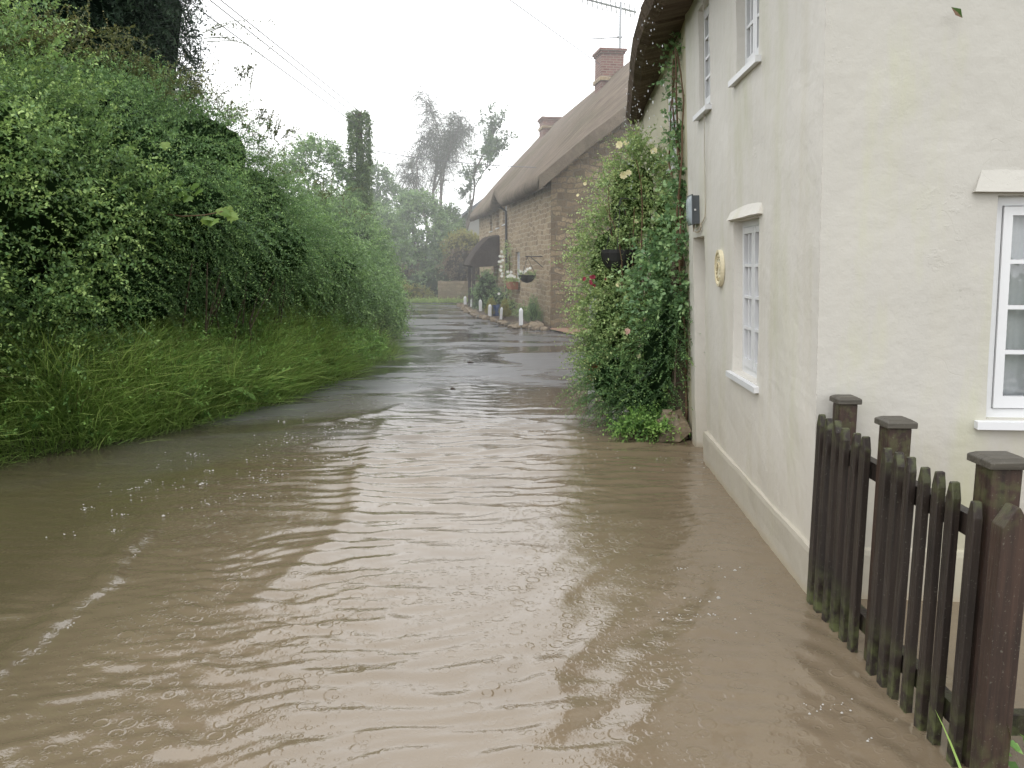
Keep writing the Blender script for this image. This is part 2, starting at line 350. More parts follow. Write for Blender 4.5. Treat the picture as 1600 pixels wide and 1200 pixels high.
# ------------------------------------------------------------------ foliage
class Leaves:
    def __init__(s): s.V = []; s.F = []; s.T = []; s.n = 0
    def add_raw(s, V, Fc, T):
        s.V.append(V); s.F.append(Fc+s.n); s.T.append(T); s.n += len(V)
    def leaves(s, P, D, N, L, W, T):
        D = unit(D); S = unit(np.cross(D, N)); N = np.cross(S, D)
        L = L[:, None]; W = W[:, None]
        mid = P+D*L*.45+N*L*.10
        V = np.stack([P, mid+S*W*.5, P+D*L, mid-S*W*.5], 1).reshape(-1, 3)
        i = np.arange(len(P))*4
        Fc = np.stack([np.stack([i, i+1, i+2], 1), np.stack([i, i+2, i+3], 1)], 1).reshape(-1, 3)
        s.add_raw(V, Fc, np.repeat(T, 2))
    def shoots(s, O, D, length, nleaf, leafL, ratio=.55, droop=.35, spread=.9, T0=.35, T1=.65, tj=.22, stems=0.0):
        """O,D (n,3) origins and directions; leaves alternate along each shoot"""
        n = len(O); D = unit(D); ln = length*rng.uniform(.6, 1.35, n)
        t = np.linspace(.12, 1, nleaf)[None, :, None]
        g = np.array([0, 0, -1.0])
        dr = droop*rng.uniform(.4, 1.6, n)
        P = O[:, None]+D[:, None]*(ln[:, None, None]*t)+g*(dr*ln)[:, None, None]*t*t
        Tn = unit(D[:, None]+g*2*dr[:, None, None]*t)
        rnd = unit(rng.normal(size=(n, nleaf, 3)))
        side = unit(np.cross(Tn, rnd))
        LD = unit(Tn*.55+side*spread+rng.normal(size=(n, nleaf, 3))*.25)
        N = unit(np.cross(np.cross(LD, np.array([0, 0, 1.0])+0*LD), LD)+rng.normal(size=(n, nleaf, 3))*.45)
        L = leafL*rng.uniform(.6, 1.3, (n, nleaf))*(1-.35*t[..., 0]**3)
        sh = rng.normal(0, tj, (n, 1))
        T = np.clip(T0+(T1-T0)*t[..., 0]+sh+rng.normal(0, .1, (n, nleaf)), 0, 1)
        s.leaves(P.reshape(-1, 3), LD.reshape(-1, 3), N.reshape(-1, 3), L.ravel(), (L*ratio).ravel(), T.ravel())
        if stems > 0:
            k = 4; ts = np.linspace(0, 1, k)[None, :, None]
            Q = O[:, None]+D[:, None]*(ln[:, None, None]*ts)+g*(dr*ln)[:, None, None]*ts*ts
            a = unit(np.cross(D, rng.normal(size=(n, 3))))[:, None]*stems*(1.1-ts)
            V = np.concatenate([Q+a, Q-a], 1).reshape(-1, 3)
            b = (np.arange(n)*2*k)[:, None]+np.arange(k-1)[None]
            q1 = np.stack([b, b+1, b+k+1], -1).reshape(-1, 3); q2 = np.stack([b, b+k+1, b+k], -1).reshape(-1, 3)
            s.add_raw(V, np.concatenate([q1, q2]), np.full(len(q1)*2, .05))
    def core(s, ells, scale=.8, t=0.0, res=22, zmin=None):  # added filler body that stops light leaking through the leaves
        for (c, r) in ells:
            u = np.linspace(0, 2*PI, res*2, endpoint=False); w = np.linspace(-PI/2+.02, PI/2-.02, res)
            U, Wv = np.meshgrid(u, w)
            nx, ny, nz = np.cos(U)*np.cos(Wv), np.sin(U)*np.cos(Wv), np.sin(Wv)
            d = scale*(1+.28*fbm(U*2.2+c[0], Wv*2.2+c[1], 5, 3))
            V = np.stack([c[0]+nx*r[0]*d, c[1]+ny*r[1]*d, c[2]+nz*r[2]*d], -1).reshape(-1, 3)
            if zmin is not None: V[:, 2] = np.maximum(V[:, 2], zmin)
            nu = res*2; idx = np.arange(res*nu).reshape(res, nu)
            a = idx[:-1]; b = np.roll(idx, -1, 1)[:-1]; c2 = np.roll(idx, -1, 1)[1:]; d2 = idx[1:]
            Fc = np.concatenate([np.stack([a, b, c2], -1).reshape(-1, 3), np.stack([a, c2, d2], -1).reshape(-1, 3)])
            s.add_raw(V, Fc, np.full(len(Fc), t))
    def build(s, name, mat, parent=None):
        V = np.concatenate(s.V); Fc = np.concatenate(s.F); T = np.concatenate(s.T)
        return link(name, np_mesh(name, V, Fc, T), mat, parent)
def blob(ells, n, lump=.22, lf=1.6, keep=None, inner=.86, zmin=.02):
    """random points on the union of ellipsoids (lumpy), with outward normals"""
    out_p, out_n = [], []
    ar = np.array([(r[0]*r[1]+r[0]*r[2]+r[1]*r[2]) for c, r in ells]); ar = ar/ar.sum()
    for i, (c, r) in enumerate(ells):
        m = int(n*ar[i]*1.0)
        d = unit(rng.normal(size=(m, 3))); c = np.array(c); r = np.array(r)
        w = 1+lump*fbm(d[:, 0]*lf*2+d[:, 2]*1.3+i*5, d[:, 1]*lf*2+d[:, 2]*2.1-i*3, 11, 4)*1.6
        p = c+d*r*w[:, None]; nn = unit(d/r)
        ok = p[:, 2] > zmin
        for j, (c2, r2) in enumerate(ells):
            if j != i: ok &= (((p-np.array(c2))/np.array(r2))**2).sum(1) > inner**2
        if keep is not None: ok &= keep(p, nn)
        out_p.append(p[ok]); out_n.append(nn[ok])
    return np.concatenate(out_p), np.concatenate(out_n)
def facing(p, nn):  # the side the photograph could see, with margin for a step to either side
    v = np.array([0, 0, EYE])-p
    return (nn*unit(v)).sum(1) > -.45
def bush(name, label, cat, ells, n, leafL, mat, length=.3, nleaf=12, group=None, droop=.3, up=.35, core=.78, lump=.22, ratio=.55, T0=.25, T1=.65,
         stems=.003, keep=facing, trunk=None, tj=.2, loc=None, spread=.9, jit=.5):
    c0, r0 = ells[0]
    loc = loc if loc is not None else (c0[0], c0[1], 0)
    t = thing(name, label, cat, loc, 0, group)
    L = Leaves()
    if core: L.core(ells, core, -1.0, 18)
    P, N = blob(ells, n, lump, keep=keep)
    depth = rng.uniform(0, 1, len(P))[:, None]**2
    Rr = np.array([max(r) for c, r in ells]).mean()
    P0 = P-N*(depth*Rr*.28)-N*length*.35
    D = N+np.array([0, 0, up])+rng.normal(size=P.shape)*jit
    lum = np.clip(N[:, 2]*.18, -.1, .2)
    L.shoots(P0, D, length, nleaf, leafL, ratio, droop, spread, T0, T1, tj, stems)
    L.build('foliage', mat, t)
    mb = MB()
    for (x, y, z0, h, r, k) in (trunk or [(loc[0], loc[1], 0, c0[2], .06, 5)]):
        for j in range(k):
            a = random.uniform(0, 2*PI); q = random.uniform(.1, .45)*max(r0[0], .3)
            mb.tube([(x+math.cos(a)*.08, y+math.sin(a)*.08, z0-.1), (x+math.cos(a)*q*.5, y+math.sin(a)*q*.5, z0+h*.5), (x+math.cos(a)*q, y+math.sin(a)*q, z0+h)], [r, r*.7, r*.4], 6)
    obj('stems' if not trunk else 'branch', mb, M['bark'], t)
    return t
def grow(p, d, L, r, depth, out, tips, spread=.55, ratio=.72, kids=(2, 3), grav=0.0, wob=.18):
    p = Vector(p); d = Vector(d).normalized(); pts = [p.copy()]; rr = [r]; n = 4
    for i in range(n):
        d = (d+Vector((random.gauss(0, wob), random.gauss(0, wob), random.gauss(0, wob)-grav))).normalized()
        p = p+d*(L/n); pts.append(p.copy()); rr.append(r*(1-.4*(i+1)/n))
        if depth <= 2: tips.append((p.copy(), d.copy()))
    out.append((pts, rr))
    if depth == 0: return
    for k in range(random.randint(*kids)):
        a = d.orthogonal().normalized(); a.rotate(Matrix.Rotation(random.uniform(0, 2*PI), 3, d))
        nd = (d+a*random.uniform(spread*.6, spread*1.4)).normalized()
        j = random.choice([2, 3, 4, 4])
        grow(pts[j], nd, L*ratio*random.uniform(.8, 1.15), rr[j]*.68, depth-1, out, tips, spread, ratio, kids, grav, wob)
def tree(name, label, base, height, r, mat, leafL, nleaf=14, shoot=.5, depth=4, bark='bark', spread=.6, kids=(2, 3), up=.3, droop=.2, mult=1, ratio=.72, T0=.25, T1=.65, lean=(0, 0), group=None, first=.38, stems=.004, grav=0.0):
    t = thing(name, label, 'tree', base, 0, group)
    out, tips = [], []
    grow(base, (lean[0], lean[1], 1), height*first, r, depth, out, tips, spread, ratio, kids, grav)
    mb = MB()
    for pts, rr in out: mb.tube(pts, rr, 5, cap=False)
    obj('trunk', mb, M[bark], t)
    O = np.array([list(p) for p, d in tips]*mult); D = np.array([list(d) for p, d in tips]*mult)
    D = D+rng.normal(size=D.shape)*.7+np.array([0, 0, up])
    L = Leaves(); L.shoots(O, D, shoot, nleaf, leafL, .55, droop, .9, T0, T1, .2, stems)
    L.build('crown', M[mat], t)
    return t
# ------------------------------------------------------------------ facade frames
def lean(Y): return .0317+.005*(min(max(Y, 3.9), 7.6)-3.95)
def fac(Y, z, n=0.0):        # street wall: n>0 is out over the road
    return Vector((1.562+.052*(Y-3.965)-lean(Y)*z-n, Y+n*.05, z))
def endw(X, z, n=0.0):       # end wall facing the camera
    return Vector((X-.0317*z-n*.078, 3.965-.078*(X-1.562)-n, z))
def lump_n(u, z, seed, amp): return amp*float(fbm(u*1.3, z*1.3, seed, 3))
def wall_grid(mb, mp, u0, u1, z0, z1, holes, step=.09, seed=1, amp=.018, mi=0, flip=False, depth=.17, back=True):
    us = set(np.linspace(u0, u1, max(2, int((u1-u0)/step))+1).round(4)); zs = set(np.linspace(z0, z1, max(2, int((z1-z0)/step))+1).round(4))
    for a, b, c, d in holes: us |= {a, b}; zs |= {c, d}
    us = sorted(us); zs = sorted(zs)
    idx = {}
    for i, u in enumerate(us):
        for j, z in enumerate(zs):
            edge = min(1, 6*min(abs(u-u0), abs(u-u1)))
            idx[i, j] = len(mb.v); mb.v.append(tuple(mp(u, z, lump_n(u, z, seed, amp)*edge)))
    for i in range(len(us)-1):
        for j in range(len(zs)-1):
            uc, zc = (us[i]+us[i+1])/2, (zs[j]+zs[j+1])/2
            if any(a < uc < b and c < zc < d for a, b, c, d in holes): continue
            q = (idx[i, j], idx[i+1, j], idx[i+1, j+1], idx[i, j+1])
            mb.f.append(q[::-1] if flip else q); mb.m.append(mi); mb.t.append(.5)
    for a, b, c, d in holes:
        pts = [(u, c) for u in us if a <= u <= b]; top = [(u, d) for u in us if a <= u <= b]
        lf = [(a, z) for z in zs if c <= z <= d]; rt = [(b, z) for z in zs if c <= z <= d]
        for line in (pts, top, lf, rt):
            for p, q in zip(line[:-1], line[1:]):
                f0 = lump_n(*p, seed, amp)*min(1, 6*min(abs(p[0]-u0), abs(p[0]-u1))); f1 = lump_n(*q, seed, amp)*min(1, 6*min(abs(q[0]-u0), abs(q[0]-u1)))
                mb.face([mp(p[0], p[1], f0), mp(q[0], q[1], f1), mp(q[0], q[1], -depth-.12), mp(p[0], p[1], -depth-.12)], mi)
def window(parent, mp, u0, u1, z0, z1, n=-.15, cols=2, rows=4, sill=True, sill_ext=.08, curtain=True, name='window', sill_out=.042, lights=2, pane_mat='glass'):
    mb = MB(); fw = .045; t = .05
    mb.box((u0, n-t, z0), (u0+fw, n, z1), lambda a, b, c: mp(a, c, b)); mb.box((u1-fw, n-t, z0), (u1, n, z1), lambda a, b, c: mp(a, c, b))
    mb.box((u0+fw, n-t, z1-fw), (u1-fw, n, z1), lambda a, b, c: mp(a, c, b)); mb.box((u0+fw, n-t, z0), (u1-fw, n, z0+fw), lambda a, b, c: mp(a, c, b))
    w = obj(name, mb, M['white'], parent)
    cw = (u1-u0-2*fw)/lights
    for li in range(lights):
        a0 = u0+fw+li*cw+.004; a1 = a0+cw-.008; b0 = z0+fw+.004; b1 = z1-fw-.004; st = .042; nn = n+.012
        cb = MB(); f = lambda a, b, c: mp(a, c, b)
        cb.box((a0, nn-.045, b0), (a0+st, nn, b1), f); cb.box((a1-st, nn-.045, b0), (a1, nn, b1), f)
        cb.box((a0+st, nn-.045, b1-st), (a1-st, nn-.002, b1), f); cb.box((a0+st, nn-.045, b0), (a1-st, nn-.002, b0+st*1.4), f)
        gx0, gx1, gz0, gz1 = a0+st, a1-st, b0+st*1.4, b1-st
        for c in range(1, cols):
            x = gx0+(gx1-gx0)*c/cols; cb.box((x-.009, nn-.04, gz0), (x+.009, nn-.006, gz1), f)
        for r in range(1, rows):
            z = gz0+(gz1-gz0)*r/rows; cb.box((gx0, nn-.038, z-.010), (gx1, nn-.003, z+.010), f)
        ca = obj('casement', cb, M['white'], w)
        pb = MB(); pb.face([mp(gx0, gz0, nn-.025), mp(gx1, gz0, nn-.025), mp(gx1, gz1, nn-.025), mp(gx0, gz1, nn-.025)])
        obj('pane', pb, M[pane_mat], w)
    if curtain:
        k = 60; us = np.linspace(u0+.01, u1-.01, k); P = np.zeros((2, k, 3))
        for i, u in enumerate(us):
            off = .022*math.sin(u*75)+.012*math.sin(u*31+1)
            P[0, i] = mp(u, z0+.02, n-.085+off*.6); P[1, i] = mp(u, z1-.02, n-.085+off*.5)
        cb = MB(); cb.grid(P); obj('curtain', cb, M['curtain'], w, smooth=True)
    if sill:
        sb = MB(); f = lambda a, b, c: mp(a, c-max(0, b)*.12, b)
        sb.box((u0-sill_ext, n+.012, z0-.042), (u1+sill_ext if sill_ext > 0 else u1, sill_out, z0-.004), f)
        obj('sill', sb, M['white'], w)
    return w
# =================================================================== SETTING
def sheet(name, x0, x1, y0, y1, z, mat, sub=1):
    mb = MB(); mb.face([(x0, y0, z), (x1, y0, z), (x1, y1, z), (x0, y1, z)])
    return setp(obj(name, mb, mat), kind='structure')
sheet('ground', -500, 500, -300, 900, -.35, M['field'])
sheet('road', -7, 8, -6, 37.5, -.16, M['asphalt'])
# --- left bank terrain
EDGE = [(-3, -9.5), (2, -7.4), (5, -5.6), (6.87, -4.5), (7.5, -3.99), (8.61, -3.5), (10.9, -2.86), (13.2, -2.6), (14.7, -2.5), (17, -2.65), (20.4, -3.2), (26, -3.8), (36, -4.5), (44, -6)]
EY = np.array([e[0] for e in EDGE]); EX = np.array([e[1] for e in EDGE])
def edge_x(y): return np.interp(y, EY, EX)
def bank_z(x, y):
    d = edge_x(y)-x
    return np.where(d < 0, d*.5, 1.0*(1-np.exp(-np.maximum(d, 0)/.95)))+.05*fbm(x*2, y*2, 3, 3)*(d > .1)
ys = np.concatenate([np.linspace(-3, 24, 110), np.linspace(25, 44, 20)]); off = np.concatenate([np.linspace(-.3, 3, 28), np.linspace(3.5, 16, 12)])
P = np.zeros((len(ys), len(off), 3))
for i, y in enumerate(ys):
    x = edge_x(y)+.12*float(fbm(y*1.7, 0.3, 9, 3))-off; P[i, :, 0] = x; P[i, :, 1] = y; P[i, :, 2] = bank_z(x, np.full_like(x, y))-.02
mb = MB(); mb.grid(P); setp(obj('bank', mb, M['earth'], smooth=True), kind='structure')
# far ground where the lane turns away
mb = MB(); P = np.zeros((14, 40, 3))
for i, yy in enumerate(np.linspace(0, 1, 14)):
    for j, x in enumerate(np.linspace(-40, 40, 40)):
        y = 36.2+.10*abs(x+3)+yy*60; P[i, j] = (x, y, -.03 + .05*min(1, yy*14)+yy*yy*4+.1*float(fbm(x*.3, y*.3, 2, 3))*(yy > 0.05))
mb.grid(P); setp(obj('far_ground', mb, M['field'], smooth=True), kind='structure')
# flower bed and mud in front of the stone cottage
KERB = [gz(718, 477), gz(730, 486), gz(742, 493), gz(757, 499), gz(775, 504), gz(800, 509.5), gz(826, 514), gz(856, 517.5)]
mb = MB()
inn = [(-1.3, 36.8), (-1.0, 35), (-.72, 33), (-.3, 30), (.0, 28), (.4, 26), (.8, 23.6), (1.12, 21.9)]
for i in range(len(KERB)-1):
    a, b = KERB[i], KERB[i+1]; c, d = inn[i+1], inn[i]
    mb.face([(a.x, a.y, .06), (b.x, b.y, .06), (c[0], c[1], .1), (d[0], d[1], .1)])
setp(obj('flower_bed', mb, M['soil']), kind='structure')
mb = MB()
mp_ = [gz(857, 516), gz(905, 526), gz(950, 540), gz(1010, 545), (4.2, 21.4, 0), (1.1, 21.75, 0)]
mb.face([(p[0], p[1], .035) for p in mp_]); setp(obj('mud_patch', mb, M['mud']), kind='structure')
# --- flood water ------------------------------------------------------
rows = np.concatenate([np.linspace(-4, 1.2, 12, endpoint=False), 1.2*np.exp(np.linspace(0, math.log(37.4/1.2), 900))])
cols = np.concatenate([np.linspace(-9.5, -5, 20, endpoint=False), np.linspace(-5, 2.3, 420), np.linspace(2.45, 7.5, 20)])
X, Y = np.meshgrid(cols, rows)
def seg_dist(X, Y, pl):
    best = np.full(X.shape, 1e9); side = np.zeros(X.shape)
    for (a, b) in zip(pl[:-1], pl[1:]):
        dx, dy = b[0]-a[0], b[1]-a[1]; L2 = dx*dx+dy*dy
        t = np.clip(((X-a[0])*dx+(Y-a[1])*dy)/L2, 0, 1)
        d = np.hypot(X-a[0]-t*dx, Y-a[1]-t*dy); s = np.sign((X-a[0])*dy-(Y-a[1])*dx)
        m = d < best; best = np.where(m, d, best); side = np.where(m, s, side)
    return best, side
def pl(*pts): return [tuple(gz(*p)[:2]) for p in pts]
def smooth(a, b, x):
    t = np.clip((x-a)/(b-a), 0, 1); return t*t*(3-2*t)
wx = X+.25*fbm(X*.9, Y*.9, 21, 3); wy = Y+.25*fbm(X*.9+7, Y*.9, 22, 3)
# ripple zones
flow = smooth(0, .5, seg_dist(X, Y, pl((400, 700), (560, 745), (553, 800), (505, 855), (430, 905), (330, 1000), (200, 1200)))[1]*.0+.5)
dA, sA = seg_dist(X, Y, pl((600, 660), (560, 740), (556, 795), (510, 852), (440, 902), (395, 940)))
dB, sB = seg_dist(X, Y, pl((222, 832), (188, 868), (162, 915), (108, 952), (40, 1010), (-80, 1100)))
left = smooth(-.15, .15, np.interp(Y, [2.0, 3.0, 3.6, 4.2, 5.0, 5.9, 7.5], [-3.0, -1.9, -1.75, -1.72, -1.6, -1.2, -.9])-X)   # calm, darker water by the bank
h = np.zeros_like(X)
# crest trains carried across the lane, curving downstream
for (lam, amp, ang, seed) in [(.24, .0030, 80, 1), (.165, .0026, 97, 2), (.125, .0020, 68, 3), (.09, .0012, 106, 4), (.40, .0022, 84, 5)]:
    a = math.radians(ang); ph = fbm(X*1.6+seed, Y*1.6, 30+seed, 3)*5.0
    env = smooth(-.15, .45, fbm(X*.9+3*seed, Y*.7, 40+seed, 3)+.35*np.clip((.3-X)/2, -.6, .5))
    h += amp*np.sin(2*PI*(wx*math.cos(a)+wy*math.sin(a))/lam+ph)*env*(1-.6*left)
# choppy band where deeper water meets shallow
band = np.exp(-((Y-7.6-.25*X)/2.0)**2)*smooth(-2.6, -1.2, X)
for (lam, amp, ang, seed) in [(.26, .0085, 88, 6), (.17, .0052, 100, 7), (.38, .008, 80, 8)]:
    a = math.radians(ang); ph = fbm(X*1.3+seed, Y*1.0, 50+seed, 3)*3.5
    h += amp*(1.2-2*np.abs(np.sin(PI*(wx*math.cos(a)+wy*math.sin(a))/lam+ph*.5))**.8)*band*.8
# diagonal wake thrown off the house corner
wk = np.exp(-((X-(.35+.33*(Y-3.2)))/.55)**2)*np.exp(-((Y-3.4)/1.2)**2)
for (lam, ang, amp, seed) in [(.33, 150, .006, 9), (.2, 142, .003, 10)]:
    a = math.radians(ang); h += amp*np.sin(2*PI*(wx*math.cos(a)+wy*math.sin(a))/lam+2.5*fbm(X*1.5, Y*1.5, 60+seed, 3))*wk
rf = np.exp(-((X-1.5)/.35)**2)*np.exp(-((Y-2.9)/.9)**2)   # water dragging through the pickets
a = math.radians(35); h += .004*np.sin(2*PI*(wx*math.cos(a)+wy*math.sin(a))/.16+3*fbm(X*2, Y*2, 71, 3))*rf
# standing edges
h0 = h.copy()
for d, s, hh, w in [(dA, sA, .013, .09), (dB, sB, .030, .07)]:
    h += hh*np.exp(-(d/w)**2)*(1+.6*fbm(X*5, Y*5, 72, 3))
for p_, hh, w in [(pl((-60, 968), (30, 962), (105, 955)), .010, .05), (pl((455, 668), (540, 655), (600, 645), (632, 633)), .02, .10), (pl((465, 697), (560, 688), (660, 681)), .02, .10),
                  (pl((800, 655), (860, 664), (915, 678)), .02, .10), (pl((1150, 950), (1180, 985), (1220, 1010), (1270, 1060), (1330, 1120), (1410, 1190), (1500, 1300)), .005, .04),
                  (pl((590, 560), (660, 570), (720, 548), (690, 540)), .012, .18), (pl((560, 612), (700, 604), (780, 600)), .010, .2)]:
    d, s = seg_dist(X, Y, p_); h += hh*np.exp(-(d/w)**2)*(.8+.7*fbm(X*4, Y*4, 73, 2))
for p_, hh, w in [(pl((600, 520), (680, 524), (760, 516), (840, 512)), .018, .35), (pl((590, 540), (700, 541), (745, 530)), .02, .3), (pl((600, 590), (720, 592), (820, 580), (905, 585)), .014, .25), (pl((640, 500), (720, 503), (760, 498)), .02, .5),
                  (pl((1150, 960), (980, 1050), (900, 1130), (800, 1290)), .008, .12), (pl((200, 1200), (420, 1085), (640, 1040)), .008, .05), (pl((0, 1120), (220, 1060), (420, 985)), .009, .05), (pl((0, 1175), (160, 1130), (330, 1050)), .008, .05), (pl((-50, 1000), (60, 985), (170, 950)), .008, .05)]:
    d, s = seg_dist(X, Y, p_); h += hh*np.exp(-(d/w)**2)*(.7+.9*fbm(X*2.5, Y*2.5, 77, 2))
h = h0+.026*np.tanh((h-h0)/.026)
turb = np.exp(-((X-(1.35+.02*Y))/.22)**2)*np.exp(-((Y-5.1)/1.2)**2)   # water slapping along the foot of the wall
h += .010*fbm(X*7, Y*7, 74, 4)*turb
h += .0035*fbm(X*1.6, Y*1.6, 75, 3)+.0012*fbm(X*9, Y*6, 76, 3)*(1-.4*left)
h *= 1.15*np.where(Y > 13, np.clip(13/Y, .3, 1), 1)
V = np.stack([X, Y, h], -1).reshape(-1, 3)
idx = np.arange(X.size).reshape(X.shape)
Fc = np.stack([idx[:-1, :-1], idx[:-1, 1:], idx[1:, 1:], idx[1:, :-1]], -1).reshape(-1, 4)
def water_mat():
    m, nt, out = new_mat('flood_water'); k = NT(nt); co = k.coords(); x, y, z = k.sep(co)
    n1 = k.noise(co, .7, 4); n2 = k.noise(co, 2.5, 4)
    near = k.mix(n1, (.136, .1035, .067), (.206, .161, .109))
    near = k.mix(k.maprange(k.math('ADD', x, k.math('MULTIPLY', n2, .8)), -.7, -2.4, 0, .85), near, (.060, .050, .026))  # hedge's shade and dark reflection painted into the base colour leftwards
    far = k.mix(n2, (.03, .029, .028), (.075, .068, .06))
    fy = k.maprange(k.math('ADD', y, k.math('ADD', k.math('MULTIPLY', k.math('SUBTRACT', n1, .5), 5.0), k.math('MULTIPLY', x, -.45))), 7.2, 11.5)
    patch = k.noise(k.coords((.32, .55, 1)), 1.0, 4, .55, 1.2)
    far = k.mix(k.maprange(patch, .44, .56), far, (.105, .105, .11))  # silver sky sheen of the rain-pitted water painted in as paler patches
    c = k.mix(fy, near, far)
    # rain pitting: small rings inside random cells
    def rings(scale, seed):
        v = k.n('ShaderNodeVectorMath', {0: co, 1: (seed, seed*2.3, 0)}, operation='ADD').outputs[0]
        vo = k.n('ShaderNodeTexVoronoi', {'Vector': v, 'Scale': scale, 'Randomness': 1.0}, voronoi_dimensions='2D')
        d = vo.outputs['Distance']; r = k.sep(vo.outputs['Color'])[0]
        rad = k.math('MULTIPLY', r, .42)
        q = k.math('ABSOLUTE', k.math('SUBTRACT', d, rad))
        ring = k.maprange(q, 0, .09, 1, 0)
        return k.math('MULTIPLY', ring, k.maprange(k.sep(vo.outputs['Color'])[1], .45, .55))
    ringh = k.math('ADD', rings(11, 1.7), k.math('ADD', k.math('MULTIPLY', rings(19, 4.1), .6), k.math('MULTIPLY', rings(31, 9.3), .4)))
    fine = k.noise(k.coords((1, 1.3, 1)), 34, 3, .6)
    hgt = k.math('ADD', k.math('MULTIPLY', ringh, .75), k.math('MULTIPLY', fine, .9))
    fade = k.math('MULTIPLY', k.maprange(y, 3, 16, .75, .4), k.maprange(patch, .42, .56, .8, 1.6))
    nrm = k.bump(hgt, k.math('MULTIPLY', fade, .42), .004)
    # pitted (rougher) and slick (smoother) sheets of water on the far road
    rough = k.maprange(patch, .42, .56, .05, .36)
    rough = k.mix(fy, (.035, .035, .035), rough)
    sh = k.bsdf(c, rough, nrm, .5, IOR=1.72)
    return fin(m, nt, out, sh)
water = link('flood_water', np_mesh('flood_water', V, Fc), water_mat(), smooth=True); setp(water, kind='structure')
# --- foam and bubbles
def foam():
    pts = []
    def scat(n, f):
        for _ in range(n):
            p = f()
            if p is not None: pts.append(p)
    def by_px(x0, y0, x1, y1, sx, sy):
        def f():
            t = random.random(); g = gz(x0+(x1-x0)*t+random.gauss(0, sx), y0+(y1-y0)*t+random.gauss(0, sy)); return (g.x, g.y)
        return f
    def clump(n, x0, y0, x1, y1, sx, sy):
        for _ in range(max(1, n//7)):
            t = random.random(); cx, cy = x0+(x1-x0)*t+random.gauss(0, sx), y0+(y1-y0)*t+random.gauss(0, sy); q = random.uniform(3, 16)
            for _ in range(random.randint(2, 12)):
                g = gz(cx+random.gauss(0, q*1.6), cy+random.gauss(0, q*.4)); pts.append((g.x, g.y))
    clump(300, 600, 660, 330, 780, 45, 18); clump(150, 480, 700, 120, 820, 60, 30); clump(60, 330, 700, 60, 900, 60, 30)
    clump(150, 700, 640, 900, 690, 80, 18); clump(120, 840, 520, 930, 575, 14, 6); clump(120, 700, 600, 900, 620, 60, 16); clump(110, 600, 655, 460, 698, 30, 3)
    clump(60, 1060, 720, 1100, 960, 24, 10); clump(30, 1040, 960, 1180, 985, 30, 6); clump(100, 540, 560, 900, 600, 60, 20); clump(24, 1180, 990, 1400, 1190, 14, 10); clump(40, 60, 1010, 200, 850, 8, 8)
    mb = MB()
    for x, y in pts:
        if y > 36 or x > 1.45+.05*y or x < edge_x(y)+.05: continue
        r = random.uniform(.0012, .0044)*(1.0+.08*y)*(1.8 if random.random() < .05 else 1)
        n = 6; ring = [(x+r*math.cos(2*PI*j/n)*random.uniform(.9, 1.4), y+r*math.sin(2*PI*j/n), .006) for j in range(n)]
        top = [(x+r*.6*math.cos(2*PI*j/n), y+r*.6*math.sin(2*PI*j/n), .006+r*.75) for j in range(n)]
        mb.poly(ring+top, [tuple(range(n, 2*n))]+[(j, (j+1) % n, n+(j+1) % n, n+j) for j in range(n)])
    m, nt, out = new_mat('foam'); k = NT(nt)
    sh = k.bsdf((.5, .49, .46), .25, None, .5, Alpha=.7); fin(m, nt, out, sh)
    setp(obj('foam_bubbles', mb, m), kind='stuff')
foam()
# =================================================================== WHITE HOUSE
wh = thing('white_house', 'whitewashed thatched house with plinth and small casement windows standing in the flood water', 'house', (1.56, 3.965, 0))
ST = [(5.11, 5.80, .94, 2.01), (5.12, 5.72, 2.965, 3.95), (6.61, 7.03, 2.965, 3.79), (6.86, 7.40, -.25, 1.95)]
mb = MB()
wall_grid(mb, fac, 3.965, 7.6, -.25, 4.15, ST, .07, 3, .022)
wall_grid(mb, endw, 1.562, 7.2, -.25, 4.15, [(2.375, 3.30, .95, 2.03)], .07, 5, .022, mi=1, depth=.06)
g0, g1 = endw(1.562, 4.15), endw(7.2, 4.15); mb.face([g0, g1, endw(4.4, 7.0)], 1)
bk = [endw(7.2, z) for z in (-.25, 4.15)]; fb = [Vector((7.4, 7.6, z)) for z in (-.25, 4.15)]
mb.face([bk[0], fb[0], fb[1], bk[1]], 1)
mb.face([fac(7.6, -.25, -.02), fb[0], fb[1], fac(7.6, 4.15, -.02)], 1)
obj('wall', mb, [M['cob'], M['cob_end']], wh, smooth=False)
mb = MB()
for mp, u0, u1 in ((fac, 3.945, 6.86), (endw, 1.545, 7.2)):
    us = np.linspace(u0, u1, 60)
    prof = [(.026, -.25), (.026, .1), (.027, .235), (.022, .262), (-.02, .272)]
    P = np.zeros((len(us), len(prof), 3))
    for i, u in enumerate(us):
        for j, (n, z) in enumerate(prof): P[i, j] = mp(u, z+.006*float(fbm(u*3, z, 8, 3))*(z > 0), n+.010*float(fbm(u*2.2, z*2, 12, 3)))
    mb.grid(P)
    if mp is fac:
        e = [fac(6.86, z, n) for n, z in prof]+[fac(6.86, .272, -.1), fac(6.86, -.25, -.1)]; mb.face(e)
obj('plinth', mb, M['plinth'], wh, smooth=False)
window(wh, fac, 5.11, 5.80, .94, 2.01, -.065, 2, 4, sill_ext=.07)
window(wh, fac, 5.12, 5.72, 2.965, 3.95, -.06, 2, 4, sill_ext=.06)
window(wh, fac, 6.61, 7.03, 2.965, 3.79, -.05, 2, 4, sill_ext=.06, lights=1)
window(wh, endw, 2.375, 3.30, .95, 2.03, -.035, 2, 4, sill_ext=.055, sill_out=.05)
